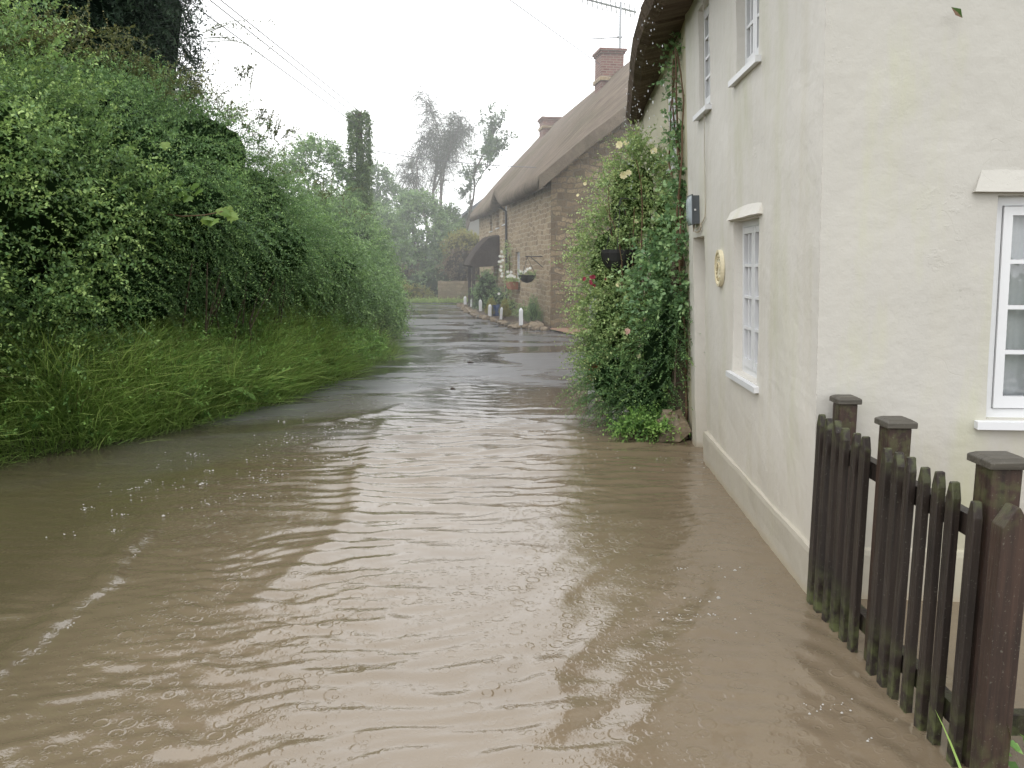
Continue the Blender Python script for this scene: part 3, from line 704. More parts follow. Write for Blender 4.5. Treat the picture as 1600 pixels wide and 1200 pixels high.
def hood(mp, u0, u1, z0, z1, out, inset):
    mb = MB(); n = 14; us = np.linspace(0, 1, n); P = np.zeros((n, 6, 3)); Q = np.zeros((n, 2, 3))
    for i, s in enumerate(us):
        for j, q in enumerate(np.linspace(0, 1, 6)):
            a, b = u0+inset*q, u1-inset*q*(1 if u1 < 6 else 0); u = a+(b-a)*s
            P[i, j] = mp(u, z0+(z1-z0)*q+.004*float(fbm(u*9, q*3, 4, 2)), out*(1-q)**1.2+.012*(1-q)-.012*q)
        Q[i, 0] = P[i, 0]; Q[i, 1] = mp(u0+(u1-u0)*s, z0-.004, -.02)
    mb.grid(P); mb.grid(Q)
    mb.face([P[0, j] for j in range(6)]+[Q[0, 1]]); mb.face([P[-1, j] for j in range(6)]+[Q[-1, 1]])
    return mb
obj('hood', hood(fac, 5.02, 5.89, 2.02, 2.11, .02, .03), M['cob'], wh)
obj('hood', hood(endw, 2.255, 3.45, 2.045, 2.205, .032, .065), M['cob_end'], wh)
mb = MB(); mb.box((6.87, -.24, -.2), (7.39, -.2, 1.94), lambda a, b, c: fac(a, c, b))
dr = obj('door', mb, M['door'], wh)
mb = MB()
for z in (.95, 1.1): mb.box((6.93, -.199, z-.5 if z < 1 else z), (7.33, -.19, z-.1 if z < 1 else z+.6), lambda a, b, c: fac(a, c, b))
obj('panel', mb, M['door'], dr)
mb = MB(); mb.box((6.84, -.3, -.2), (7.42, .02, -.03), lambda a, b, c: fac(a, c, b)); obj('doorstep', mb, M['plinth'], wh)
def terrace_roof(u0, u1, over, zl, seed, zr=7.0, rx=2.7):
    mb = MB(); us = np.linspace(u0, u1, 50); out = []; inn = []
    for u in us:
        o = over(u); z0 = zl(u); row = []
        prof = [(-.02, z0+.03), (o-.10, z0-.03), (o-.02, z0), (o+.03, z0+.09), (o-.02, z0+.2)]
        for n, z in prof:
            p = fac(u, 3.8, n+.012*float(fbm(u*3, z*3, seed, 2))); row.append((p.x, p.y, z+.014*float(fbm(u*3, n*3, seed+1, 2))))
        for q in np.linspace(0, 1, 14)[1:]:
            p = fac(u, 3.8, (o-.02)*(1-q)-rx*q); row.append((p.x, p.y, z0+.2+(zr-z0-.2)*q+.03*float(fbm(u*2, q*6, seed+2, 3))))
        for q in np.linspace(0, 1, 6)[1:]:
            p = fac(u, 3.8, -rx-(rx+.4)*q); row.append((p.x, p.y, zr+(z0-zr)*q))
        out.append(row)
    P = np.array(out); mb.grid(P)
    for e in (0, -1): mb.face([tuple(p) for p in P[e]])
    return mb
obj('roof', terrace_roof(3.6, 7.62, lambda u: .37, lambda u: 3.90, 31), M['thatch_dark'], wh, smooth=False)
cc = thing('cream_cottage', 'cream cottage under deep dark thatch eaves, wedged between the white house and the stone cottage', 'cottage', (1.75, 7.62, 0))
mb = MB(); wall_grid(mb, lambda u, z, n=0: fac(u, z, n-.012), 7.6, 11.6, -.2, 4.0, [(8.40, 8.9, 2.72, 3.5)], .1, 9, .02)
mb.face([fac(11.6, -.2, 0), fac(11.6, 4, 0), (7.2, 11.6, 4), (7.2, 11.6, -.2)]); mb.face([fac(11.6, 4, 0), (4.4, 11.6, 6.9), (7.2, 11.6, 4)])
obj('wall', mb, M['cob_cream'], cc)
window(cc, fac, 8.40, 8.9, 2.72, 3.5, -.03, 2, 3, sill_ext=.05, lights=1, sill_out=.02)
obj('roof', terrace_roof(7.63, 11.75, lambda u: .37-.22*max(0, (u-8.4)/3.2), lambda u: 3.88-.045*(u-7.6), 41), M['thatch_dark'], cc)
# lamp, plaque, stuck leaf
t = thing('wall_lamp', 'grey box lamp with a frosted front fixed on the white wall above the doorway', 'lamp', fac(7.2, 2.18, .03))
f = lambda a, b, c: fac(a, c, b)
mb = MB(); mb.box((7.06, .0, 2.06), (7.26, .055, 2.30), f); mb.box((7.05, .055, 2.05), (7.27, .066, 2.31), f); obj('housing', mb, M['lamp_dark'], t)
mb = MB(); us = np.linspace(7.06, 7.26, 9); zz = np.linspace(2.06, 2.30, 9); P = np.zeros((9, 9, 3))
for i, u in enumerate(us):
    for j, z in enumerate(zz): P[i, j] = fac(u, z, .066+.022*(1-((i-4)/4)**6)*(1-((j-4)/4)**6))
mb.grid(P); obj('lens', mb, M['lamp_lens'], t, smooth=True)
mb = MB(); mb.box((7.052, .03, 2.17), (7.06, .045, 2.185), f); obj('badge', mb, M['white'], t)
mb = MB()
mb.tube([fac(7.15, 2.06, .03), fac(7.13, 2.02, .03), fac(7.05, 2.015, .02), fac(6.95, 2.05, .012), fac(6.83, 2.07, .012), fac(6.76, 2.10, .012), fac(6.75, 2.17, .01), fac(6.75, 2.6, .012), fac(6.74, 3.9, .012)], .0045, 5)
mb.tube([fac(7.2, 2.06, .03), fac(7.18, 2.0, .03), fac(7.08, 1.985, .02), fac(6.97, 2.0, .012), fac(6.93, 2.03, .012), fac(6.95, 2.06, .012)], .006, 5)
obj('cable', mb, M['plinth'], t)
t = thing('house_sign', 'oval cream and gold house sign between the doorway and the ground floor window', 'sign', fac(6.2, 1.68, 0))
def oval(mb, ru, rz, n0, n1, k=32, inner=0.0):
    c = (6.2, 1.68)
    ring = lambda s, n: [fac(c[0]+ru*s*math.cos(2*PI*j/k), c[1]+rz*s*math.sin(2*PI*j/k), n) for j in range(k)]
    a, b = ring(1, n0), ring(1, n1); faces = [(j, (j+1) % k, k+(j+1) % k, k+j) for j in range(k)]
    if inner:
        c1, d1 = ring(inner, n1), ring(inner, n0)
        faces += [(k+j, k+(j+1) % k, 2*k+(j+1) % k, 2*k+j) for j in range(k)]+[(2*k+j, 2*k+(j+1) % k, 3*k+(j+1) % k, 3*k+j) for j in range(k)]
        mb.poly(a+b+c1+d1, faces)
    else: mb.poly(a+b, faces+[tuple(range(k, 2*k))])
mb = MB(); oval(mb, .112, .134, 0, .018); obj('plate', mb, M['plaque_cream'], t)
mb = MB(); oval(mb, .118, .14, .0, .03, 32, .86); obj('rim', mb, M['plaque_rim'], t)
mb = MB()
for i in range(14):
    a = 2*PI*i/14; u, z = 6.2+.072*math.cos(a), 1.68+.088*math.sin(a)
    mb.tube([fac(u, z, .018), fac(u+.012*math.cos(a+1), z+.012*math.sin(a+1), .024)], [.014, .006], 5)
mb.tube([fac(6.14, 1.66, .02), fac(6.2, 1.72, .022), fac(6.26, 1.66, .02)], .008, 5)
obj('relief', mb, M['plaque_dark'], t)
mb = MB(); c = at(1495, 20, 3.86); a = .028
for s_, mi in ((-1, 0), (1, 1)):
    mb.face([c+Vector((-a, 0, a*.9)), c+Vector((a*.8*s_*.5, -.012, a*.5*s_)), c+Vector((a, 0, -a*.8)), c+Vector((a*.1, -.004, 0))], mi)
setp(obj('wet_leaf', mb, [M['stem'], M['weed']]), 'small wet leaf stuck high on the white end wall', 'leaf')
# =================================================================== FENCE
fe = thing('picket_fence', 'dark stained picket fence with capped posts running out from the white house corner', 'fence', (1.53, 3.2, 0))
def pyat(px, X=1.53):  # where a line of sight meets the fence line, to keep the pickets' real spacing
    return X
PK = [3.80, 3.675, 3.55, 3.425, 3.30, 3.18, 3.0, 2.91, 2.825, 2.735, 2.645, 2.565, 2.49]
PKX = [(1286, 646), (1298, 653), (1313, 660), (1326, 667), (1341, 675), (1358, 683), (1391, 695), (1408, 702), (1427, 712), (1449, 722), (1474, 732), (1498, 743), (1531, 765)]
PK = []
for px, py in PKX: r = ray(px, py); PK.append(1.53*r[1]/r[0])
for i, y in enumerate(PK):
    mb = MB(); w = .0238+random.uniform(-.002, .002); x0 = 1.505+random.uniform(-.004, .004); x1 = x0+.030; top = .975+random.uniform(-.012, .012)-(.05 if i == 12 else 0); ln = random.uniform(-.006, .006)
    v = []
    for (z, ww) in ((-.2, w), (.5, w), (top-.055, w), (top, .009)):
        for (x, yy) in ((x0, -ww), (x1, -ww), (x1, ww), (x0, ww)): v.append((x+ln*z, y+yy+ln*z*.6, z))
    fs = []
    for k in range(3):
        for j in range(4): a = k*4+j; b = k*4+(j+1) % 4; fs.append((a, b, b+4, a+4))
    fs.append((12, 13, 14, 15)); mb.poly(v, fs); o = obj('picket', mb, M['fence'], fe)
    bv = o.modifiers.new('bevel', 'BEVEL'); bv.width = .003; bv.segments = 1
def capped(cx, cy, half, top, cap):
    mb = MB(); mb.box((cx-half, cy-half, -.2), (cx+half, cy+half, top)); p = obj('post', mb, M['fence_post'], fe)
    bv = p.modifiers.new('bevel', 'BEVEL'); bv.width = .006; bv.segments = 2
    mb = MB(); c = cap
    v = [(cx+sx*c, cy+sy*c, z) for z in (top+.001, top+.026) for sx, sy in ((-1, -1), (1, -1), (1, 1), (-1, 1))]+[(cx+sx*(c-.018), cy+sy*(c-.018), top+.036) for sx, sy in ((-1, -1), (1, -1), (1, 1), (-1, 1))]
    fs = [(3, 2, 1, 0)]+[(k*4+j, k*4+(j+1) % 4, k*4+4+(j+1) % 4, k*4+4+j) for k in range(2) for j in range(4)]+[(8, 9, 10, 11)]
    mb.poly(v, fs); q = obj('cap', mb, M['fence_cap'], p); bv = q.modifiers.new('bevel', 'BEVEL'); bv.width = .004; bv.segments = 2
capped(1.632, 3.86, .044, 1.035, .058); capped(1.580, 3.235, .047, 1.045, .062); capped(1.603, 2.565, .050, 1.05, .070)
mb = MB(); v = []
cx, cy = 1.555, 2.40
for (z, hx, hy) in ((-.2, .046, .03), (.5, .046, .03), (.90, .046, .03), (.965, .006, .03)):
    for sx, sy in ((-1, -1), (1, -1), (1, 1), (-1, 1)): v.append((cx+sx*hx, cy+sy*hy, z))
mb.poly(v, [(k*4+j, k*4+(j+1) % 4, k*4+4+(j+1) % 4, k*4+4+j) for k in range(3) for j in range(4)]+[(12, 13, 14, 15)])
o = obj('end_post', mb, M['fence_post'], fe); bv = o.modifiers.new('bevel', 'BEVEL'); bv.width = .004; bv.segments = 2
for (y0, y1) in ((3.29, 3.815), (2.615, 3.187)):
    for z in (.79, .10):
        mb = MB(); mb.box((1.546, y0, z), (1.590, y1, z+.075)); obj('rail', mb, M['fence'], fe)
for z in (.79, .10):
    mb = MB(); mb.box((1.655, 2.545, z), (3.6, 2.59, z+.075)); obj('rail', mb, M['fence'], fe)
# weeds at the foot of the end post
def blade(L, p, d, ln, w, t, droop=.5, n=5):
    p = np.array(p, float); d = unit(np.array(d, float)); s = unit(np.cross(d, [0, 0, 1])+1e-6)
    V = []; 
    for i in range(n+1):
        q = i/n; c = p+d*ln*q+np.array([0, 0, -1.0])*droop*ln*q*q; ww = w*(1-q**1.6)+.0004
        V += [c-s*ww/2, c+s*ww/2]
    Fc = []
    for i in range(n): a = 2*i; Fc += [(a, a+1, a+3), (a, a+3, a+2)]
    L.add_raw(np.array(V), np.array(Fc), np.full(len(Fc), t))
gt = thing('grass_tuft', 'tuft of long green grass blades growing beside the end post of the picket fence', 'grass', (1.47, 2.33, 0))
L = Leaves()
for (p, d, ln, w, dr) in [((1.46, 2.30, 0), (-.1, .55, .8), .36, .012, .2), ((1.47, 2.28, 0), (-.75, .1, .3), .2, .016, .35), ((1.50, 2.3, 0), (-.55, .25, .5), .24, .013, .5), ((1.66, 2.34, 0), (-.28, .12, .95), .48, .014, .05),
                         ((1.52, 2.27, 0), (-.3, .2, .5), .16, .012, .5), ((1.64, 2.33, 0), (.25, -.1, .8), .25, .014, .3), ((1.65, 2.30, 0), (.05, -.2, .9), .2, .014, .3), ((1.56, 2.3, 0), (-.1, -.2, .5), .12, .012, .3)]:
    blade(L, p, d, ln, w, random.uniform(.5, .9), dr)
for i in range(26):
    blade(L, (random.uniform(1.43, 1.7), random.uniform(2.22, 2.36), 0), (random.uniform(-.5, .4), random.uniform(-.3, .3), 1), random.uniform(.05, .16), .009, random.uniform(.3, .8), .3)
L.build('blades', M['grass'], gt)
wd = thing('dock_weed', 'small round leaved weed growing behind the end post of the fence', 'weed', (1.72, 2.36, 0))
L = Leaves(); k = 34
O = np.column_stack([rng.uniform(1.64, 1.86, k), rng.uniform(2.3, 2.5, k), rng.uniform(.0, .16, k)])
L.leaves(O, np.column_stack([rng.normal(0, .6, k), rng.normal(-.3, .4, k), rng.uniform(.1, .7, k)]), np.tile([0, -.4, 1.0], (k, 1)), rng.uniform(.035, .075, k), rng.uniform(.03, .06, k), rng.uniform(.3, .9, k))
L.leaves(np.array([[1.665, 2.335, .10]]), np.array([[.8, -.1, -.15]]), np.array([[0, -.7, .6]]), np.array([.10]), np.array([.085]), np.array([.35]))
L.build('leaves', M['weed'], wd)
mb = MB()
for o_ in O[:14]: mb.tube([(1.72, 2.38, -.02), tuple(o_)], .003, 4)
obj('stem', mb, M['weed'], wd, tint=True)
# =================================================================== STONE COTTAGE
O0 = Vector((1.03, 21.6, 0)); TH = math.radians(9.1); tn = Vector((math.cos(TH), math.sin(TH), 0)); tt = Vector((-math.sin(TH), math.cos(TH), 0))
def W(x, y, z): p = O0+tn*x+tt*y; return Vector((p.x, p.y, z))
sc_ = thing('stone_cottage', 'long brown stone cottage under a sweeping thatched roof with two brick chimneys', 'cottage', O0, TH)
front = lambda u, z, n=0: W(-n, u, z)
WIN = [(7.75, 8.65, 3.2, 3.98), (9.6, 10.3, 3.15, 3.85), (11.6, 12.3, 3.1, 3.8), (4.95, 5.95, 1.2, 2.15), (6.9, 7.5, .9, 2.0), (10.0, 10.85, .1, 1.95)]
mb = MB(); wall_grid(mb, front, 0, 16, -.2, 4.15, WIN, .3, 13, .03)
ZR = lambda y: 6.45+1.15*float(smooth(-.4, 2.2, np.array(y)))
def vz(x):  # underside of the near verge
    return 3.75+(ZR(-.3)-.30-3.75)*min(1, max(0, (x+.38)/3.28)) if x <= 2.9 else 3.75+(ZR(-.3)-.30-3.75)*max(0, (6.18-x)/3.28)
xs = np.linspace(0, 5.8, 30); P = np.zeros((30, 24, 3))
for i, x in enumerate(xs):
    for j, s in enumerate(np.linspace(0, 1, 24)): z = -.2+(vz(x)+.2)*s; P[i, j] = W(x, .05*float(fbm(x*2.5, z*2.5, 19, 3))*(i > 0), z)
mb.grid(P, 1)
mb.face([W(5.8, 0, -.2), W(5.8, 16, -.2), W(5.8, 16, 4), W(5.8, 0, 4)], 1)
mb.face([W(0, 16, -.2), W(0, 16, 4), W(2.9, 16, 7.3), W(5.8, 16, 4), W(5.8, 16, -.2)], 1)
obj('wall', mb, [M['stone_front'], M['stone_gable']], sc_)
mb = MB(); P = []
for y in np.linspace(-.32, 16.3, 110):
    eb = .42*math.exp(-((y-8.2)/.85)**2)+.05*float(fbm(y*.8, 0, 51, 2)); row = []
    z0 = 3.72+eb; zr = ZR(y)
    row += [(.02, z0+.12), (-.22, z0+.0), (-.36, z0+.02), (-.42, z0+.12), (-.38, z0+.30)]
    for q in np.linspace(0, 1, 22)[1:]:
        row.append((-.38+3.28*q, (z0+.30)*(1-q)+zr*q+.10*math.sin(PI*q)-eb*.0+.05*float(fbm(y*.9, q*4, 53, 3))+(eb*-.15*math.sin(PI*q))))
    row[-1] = (2.9, zr+.06)
    for q in np.linspace(0, 1, 10)[1:]: row.append((2.9+3.3*q, zr*(1-q)+3.9*q))
    row.append((5.8, 3.72))
    P.append([tuple(W(x, y+.03*float(fbm(x*3, z*3+y, 55, 2)), z)) for x, z in row])
P = np.array(P); mb.grid(P)
for e in (0, -1):   # the cut end of the thatch: a thick band following the gable
    row = P[e][4:-1]; low = row.copy(); low[:, 2] -= .36; mb.grid(np.stack([row, low]))
    deep = low.copy(); deep[:, :2] += np.array([tt.x, tt.y])*(.5 if e == 0 else -.5); mb.grid(np.stack([low, deep]))
    mb.face([tuple(p) for p in P[e][:5]]+[tuple(low[0])])
rf = obj('roof', mb, M['thatch'], sc_, smooth=True)
def chimney(y, x, zb, zt, hw, hd, pots=0):
    mb = MB(); f = lambda a, b, c: W(a, b, c)
    mb.box((x-hw, y-hd, zb), (x+hw, y+hd, zt-.14), f); mb.box((x-hw-.04, y-hd-.04, zt-.14), (x+hw+.04, y+hd+.04, zt-.07), f); mb.box((x-hw-.08, y-hd-.08, zt-.07), (x+hw+.08, y+hd+.08, zt), f)
    c = obj('chimney', mb, M['brick'], rf)
    mb = MB(); mb.box((x-hw-.05, y-hd-.05, zb+.50), (x+hw+.05, y+hd+.05, zb+.62), f); obj('flashing', mb, M['stone_front'], c)
chimney(4.9, 2.9, 7.0, 8.47, .36, .40); chimney(14.0, 2.9, 7.0, 7.98, .42, .42)
for (a, b, c, d), lt in zip(WIN[:5], (2, 2, 2, 2, 2)):
    window(sc_, front, a, b, c, d, -.10, 2, 3, sill_ext=.06, curtain=False, lights=lt, pane_mat='dark_glass')
mb = MB(); mb.box((7.7, -.12, 3.98), (8.7, .03, 4.22), lambda a, b, c: front(a, c, b)); obj('lintel', mb, M['yellow_wood'], sc_)
mb = MB(); mb.box((10.0, -.16, .1), (10.85, -.11, 1.95), lambda a, b, c: front(a, c, b)); obj('door', mb, M['white_worn'], sc_)
mb = MB(); mb.tube([front(7.35, 3.75, .3), front(7.35, 3.6, .08), front(7.35, .1, .07)], .045, 8); obj('drainpipe', mb, M['cable'], sc_)
# thatched porch hood on two posts
po = thing('thatched_porch', 'dark wet thatched porch hood on posts against the stone cottage front', 'porch', W(-.6, 10.4, 0), TH)
mb = MB(); P = []
prof = [(0, 1.72), (-.45, 1.66), (-1.05, 1.64), (-1.22, 1.72), (-1.2, 1.88), (-1.0, 2.2), (-.72, 2.56), (-.45, 2.80), (-.2, 2.86), (0, 2.88)]
for i, y in enumerate(np.linspace(9.45, 11.35, 14)):
    e = 1-.06*(abs(i-6.5)/6.5)**4
    P.append([tuple(W(x*e+.03*float(fbm(y*4, z*4, 61, 2)), y, 1.66+(z-1.66)*e)) for x, z in prof])
P = np.array(P); mb.grid(P); mb.face([tuple(p) for p in P[0]]); mb.face([tuple(p) for p in P[-1]])
obj('hood', mb, M['thatch_porch'], po, smooth=False)
for y in (9.65, 11.15):
    mb = MB(); mb.box((-1.05, y-.06, 0), (-.93, y+.06, 1.68), lambda a, b, c: W(a, b, c)); obj('post', mb, M['dark_wood'], po)
mb = MB(); mb.box((-.95, 11.08, .1), (-.02, 11.2, .75), lambda a, b, c: W(a, b, c)); obj('side_panel', mb, M['dark_wood'], po)
# --- flowers helper
def flower_mb(c, r, n=8, facing_dir=(0, -1, .4)):
    mb = MB(); f = Vector(facing_dir).normalized(); u = f.orthogonal().normalized(); w = f.cross(u); c = Vector(c)
    for ring, (rr, tilt, k) in enumerate(((1, .25, n), (.65, .6, n-2), (.35, 1.0, 4))):
        for j in range(k):
            a = 2*PI*(j+.37*ring)/k; d = u*math.cos(a)+w*math.sin(a); s = u*-math.sin(a)+w*math.cos(a)
            tip = c+d*r*rr+f*r*tilt*rr; m = c+d*r*rr*.6+f*r*tilt*.35
            mb.face([c, m+s*r*.42*rr, tip+s*r*.2*rr, tip-s*r*.2*rr, m-s*r*.42*rr])
    return mb
# --- hanging basket, window box
hb = thing('hanging_basket', 'planted hanging basket on an iron bracket beside the corner of the stone cottage', 'basket', W(-.45, 1.05, 1.25), TH)
mb = MB(); c = W(-.45, 1.05, 1.22); mb.lathe([(.03, 0), (.12, .03), (.2, .1), (.24, .2), (.25, .22), (.0, .21)], c, 14); obj('bowl', mb, M['black_trough'], hb)
mb = MB(); mb.tube([W(0, 1.05, 1.95), W(-.5, 1.05, 1.95)], .015, 5); mb.tube([W(0, 1.05, 1.65), W(-.35, 1.05, 1.94)], .012, 5)
for a in (0, 2.1, 4.2): mb.tube([W(-.45, 1.05, 1.94), c+Vector((.24*math.cos(a), .24*math.sin(a), .22))], .006, 4)
obj('bracket', mb, M['cable'], hb)
def planting(parent, pts, n, leaf, mat, length=.16, name='foliage', up=.5):
    L = Leaves(); O = np.array([list(random.choice(pts)) for _ in range(n)])+rng.normal(size=(n, 3))*np.array([.06, .06, .02])
    D = rng.normal(size=(n, 3))+np.array([0, 0, up*2]); L.shoots(O, D, length, 9, leaf, .6, .5, .9, .3, .8, .2, .002); L.build(name, M[mat], parent)
planting(hb, [c+Vector((.16*math.cos(a), .16*math.sin(a), .22)) for a in np.linspace(0, 6, 9)], 60, .045, 'leaf_rose', .2)
for i in range(5): obj('flower', flower_mb(c+Vector((random.uniform(-.2, .2), random.uniform(-.2, -.05), random.uniform(.28, .42))), .04), M['petal_white'], hb)
wb = thing('window_box', 'terracotta window box full of white flowers under the ground floor cottage window', 'window box', W(-.15, 5.45, 1.0), TH)
mb = MB(); v = [W(x, y, z) for (x0, x1, y0, y1, z) in ((-.26, -.04, 4.95, 5.95, .92), (-.32, -.04, 4.9, 6.0, 1.17)) for x, y in ((x0, y0), (x1, y0), (x1, y1), (x0, y1))]
mb.poly(v, [(3, 2, 1, 0), (4, 5, 6, 7)]+[(j, (j+1) % 4, 4+(j+1) % 4, 4+j) for j in range(4)]); obj('box', mb, M['terracotta'], wb)
planting(wb, [W(-.18, y, 1.18) for y in np.linspace(4.95, 5.95, 10)], 110, .045, 'leaf_rose', .24)
for i in range(9): obj('flower', flower_mb(W(-.24+random.uniform(-.1, .1), random.uniform(4.95, 5.95), random.uniform(1.3, 1.5)), .05), M['petal_white'], wb)
# --- climbing white rose by the drainpipe
cr = thing('climbing_rose', 'climbing rose with white blooms growing up the stone cottage beside the drainpipe', 'climber', W(-.15, 6.6, 0), TH)
planting(cr, [W(-.15, 6.5+random.uniform(-.35, .3), z) for z in np.linspace(.2, 2.4, 24)], 170, .06, 'leaf_rose', .28)
for i in range(12): obj('flower', flower_mb(W(-.35+random.uniform(-.08, .05), 6.5+random.uniform(-.35, .35), random.uniform(.7, 2.2)), .05), M['petal_white'], cr)
mb = MB(); mb.tube([W(-.1, 6.5, 0), W(-.12, 6.6, .8), W(-.1, 6.4, 1.6), W(-.1, 6.6, 2.5)], [.03, .025, .018, .01], 5); obj('stem', mb, M['stem'], cr)
# --- pots and clipped conifers
def pot(name, label, p, r, h, mat):
    mb = MB(); mb.lathe([(r*.7, 0), (r*.85, h*.3), (r, h*.8), (r*.95, h*.93), (r*1.06, h*.94), (r*1.06, h), (r*.9, h), (r*.88, h*.9)], p, 18)
    o = obj(name, mb, M[mat], smooth=False); return setp(o, label, 'pot', 'glazed blue pots in the cottage flower bed')
p1 = gz(783, 480, .1); p1.z = .08; pot('plant_pot', 'large blue glazed pot raised at the foot of the cottage wall', Vector((p1.x+.05, p1.y, .35)), .27, .5, 'blue_glaze')
mb = MB(); mb.lathe([(.3, 0), (.28, .2), (.24, .27)], (p1.x+.05, p1.y, .08), 9); setp(obj('stone_plinth', mb, M['rock']), 'rough stone plinth under the large blue pot', 'plinth')
p2 = gz(777, 492, .1); pot('plant_pot', 'small blue pot low in the bed between two clipped conifers', Vector((p2.x, p2.y, .07)), .19, .36, 'blue_glaze')
def cone(name, label, p, h, r, mat, n=500, leaf=.03):
    t = thing(name, label, 'shrub', p, 0, 'small conifers in the cottage flower bed')
    L = Leaves(); z = h*(1-np.sqrt(rng.uniform(0, 1, n))*.97); a = rng.uniform(0, 2*PI, n); q = r*np.minimum(1, (1-z/h)*1.25+.08)*rng.uniform(.5, 1, n)
    O = np.column_stack([p[0]+q*np.cos(a), p[1]+q*np.sin(a), p[2]+z]); D = np.column_stack([np.cos(a)*.5, np.sin(a)*.5, np.full(n, 1.2)])
    L.shoots(O, D, .12, 8, leaf, .4, .1, .6, .3, .8); L.core([((p[0], p[1], p[2]+h*.4), (r*.6, r*.6, h*.42))], .8, 0, 8); L.build('foliage', M[mat], t)
    mb = MB(); mb.tube([(p[0], p[1], p[2]-.05), (p[0], p[1], p[2]+h*.6)], .02, 5); obj('stem', mb, M['stem'], t)
g = gz(768, 493, .08); cone('dwarf_conifer', 'bright green clipped conifer furthest along the kerb bed', g, .55, .19, 'leaf_gold')
g = gz(789, 497, .08); cone('dwarf_conifer', 'bright green clipped conifer beside the small blue pot', g, .55, .18, 'leaf_gold')
g = gz(833, 506, .08); cone('dwarf_conifer', 'tall dull green conifer by the corner of the stone cottage', g, .80, .24, 'leaf_hazel', 800)
# --- white posts and kerb stones
for i, (px, yb, yt) in enumerate([(727, 477, 463), (735.5, 480, 467), (743, 482, 465), (751, 487, 468), (765, 495, 475.5), (782, 500, 480), (814, 508.5, 481)]):
    g = gz(px, yb, .05); hgt = (yb-yt)/F*g.y*1.0; w = .058 if i not in (1, 5) else .042; ln = (-.01, .12, .03, -.02, .04, .1, 0)[i]
    lab = ['white pointed marker post, furthest one at the lane bend', 'thin leaning white marker post, second from the lane bend', 'white marker post in front of the dark porch shrub, third from the bend', 'slim white marker post in the middle of the kerb row', 'tall white marker post beside a bright green conifer', 'narrow white marker post standing right by the second clipped conifer', 'tallest white marker post, nearest the stone cottage corner'][i]
    t = thing('marker_post', lab, 'post', g, 0, 'white marker posts along the cottage kerb')
    v = []
    for z, q in ((-.2, 1), (hgt*.86, 1), (hgt, .25)):
        for sx, sy in ((-1, -1), (1, -1), (1, 1), (-1, 1)): v.append((g.x+sx*w*q+ln*max(z, 0), g.y+sy*w*q, g.z+z))
    mb = MB(); mb.poly(v, [(k*4+j, k*4+(j+1) % 4, k*4+4+(j+1) % 4, k*4+4+j) for k in range(2) for j in range(4)]+[(8, 9, 10, 11)])
    o = obj('shaft', mb, M['white'], t); bv = o.modifiers.new('bevel', 'BEVEL'); bv.width = .012; bv.segments = 2
def rock_mb(c, r, seed):
    mb = MB(); n, m = 10, 7; P = np.zeros((m, n+1, 3))
    for i in range(m):
        for j in range(n+1):
            th = 2*PI*(j % n)/n; w = -PI/2+PI*i/(m-1); d = 1+.65*float(fbm(math.cos(th)*1.5+seed, math.sin(th)*1.5+w*1.3+seed*.7, 5, 3))
            P[i, j] = (c[0]+r[0]*d*math.cos(th)*math.cos(w), c[1]+r[1]*d*math.sin(th)*math.cos(w), c[2]+r[2]*d*math.sin(w))
    mb.grid(P); return mb
kl = 0; segs = [(KERB[i], KERB[i+1]) for i in range(len(KERB)-1)]; ks = []
for a, b in segs:
    L_ = (b-a).length; n = max(2, int(L_/.21))
    for j in range(n): ks.append(a+(b-a)*((j+random.random()*.6)/n))
for i, p in enumerate(ks):
    r = random.uniform(.06, .125)
    o = obj('kerb_stone', rock_mb((p.x+random.uniform(-.12, .12), p.y, .03), (r*1.2, r, r*random.uniform(.6, 1.0)), i*1.3), M['rock'])
    setp(o, 'rough brown stone in the row edging the cottage flower bed', 'stone', 'rough stones edging the cottage bed')
g = gz(838, 514); o = obj('boulder', rock_mb((g.x, g.y, .08), (.24, .16, .12), 77), M['rock']); setp(o, 'larger flat grey boulder at the near end of the kerb stones', 'boulder')
g = gz(803, 514); o = obj('boulder', rock_mb((g.x, g.y, .05), (.2, .15, .07), 79), M['rock']); setp(o, 'low grey boulder just in front of the tallest white post', 'boulder')
# aerial
A = W(2.9, 4.9, 8.47)+Vector((.32, -.1, 0))
ae = thing('tv_aerial', 'television aerial on a thin mast fixed to the nearer brick chimney', 'aerial', A)
top = Vector((A.x, A.y, at(961, 3, A.y).z))
mb = MB(); mb.tube([A-Vector((0, 0, .6)), top], .038, 6); obj('mast', mb, M['metal'], ae)
mb = MB(); a = at(905, -4, A.y-.3); b = at(994, 19, A.y+.5); mb.tube([a, b], .032, 5)
for q in np.linspace(.05, .97, 12): c = a+(b-a)*q; mb.tube([c+Vector((-.05, -.16, .16)), c+Vector((.05, .16, -.16))], .014, 4)
obj('yagi', mb, M['metal'], ae)
mb = MB(); z2 = at(961, 58, A.y).z; mb.tube([Vector((A.x+.05, A.y, z2)), at(922, 61, A.y-.2)], .016, 4); mb.tube([Vector((A.x-.1, A.y, z2)), Vector((A.x+.06, A.y, z2))], .04, 6); obj('dipole', mb, M['metal'], ae)
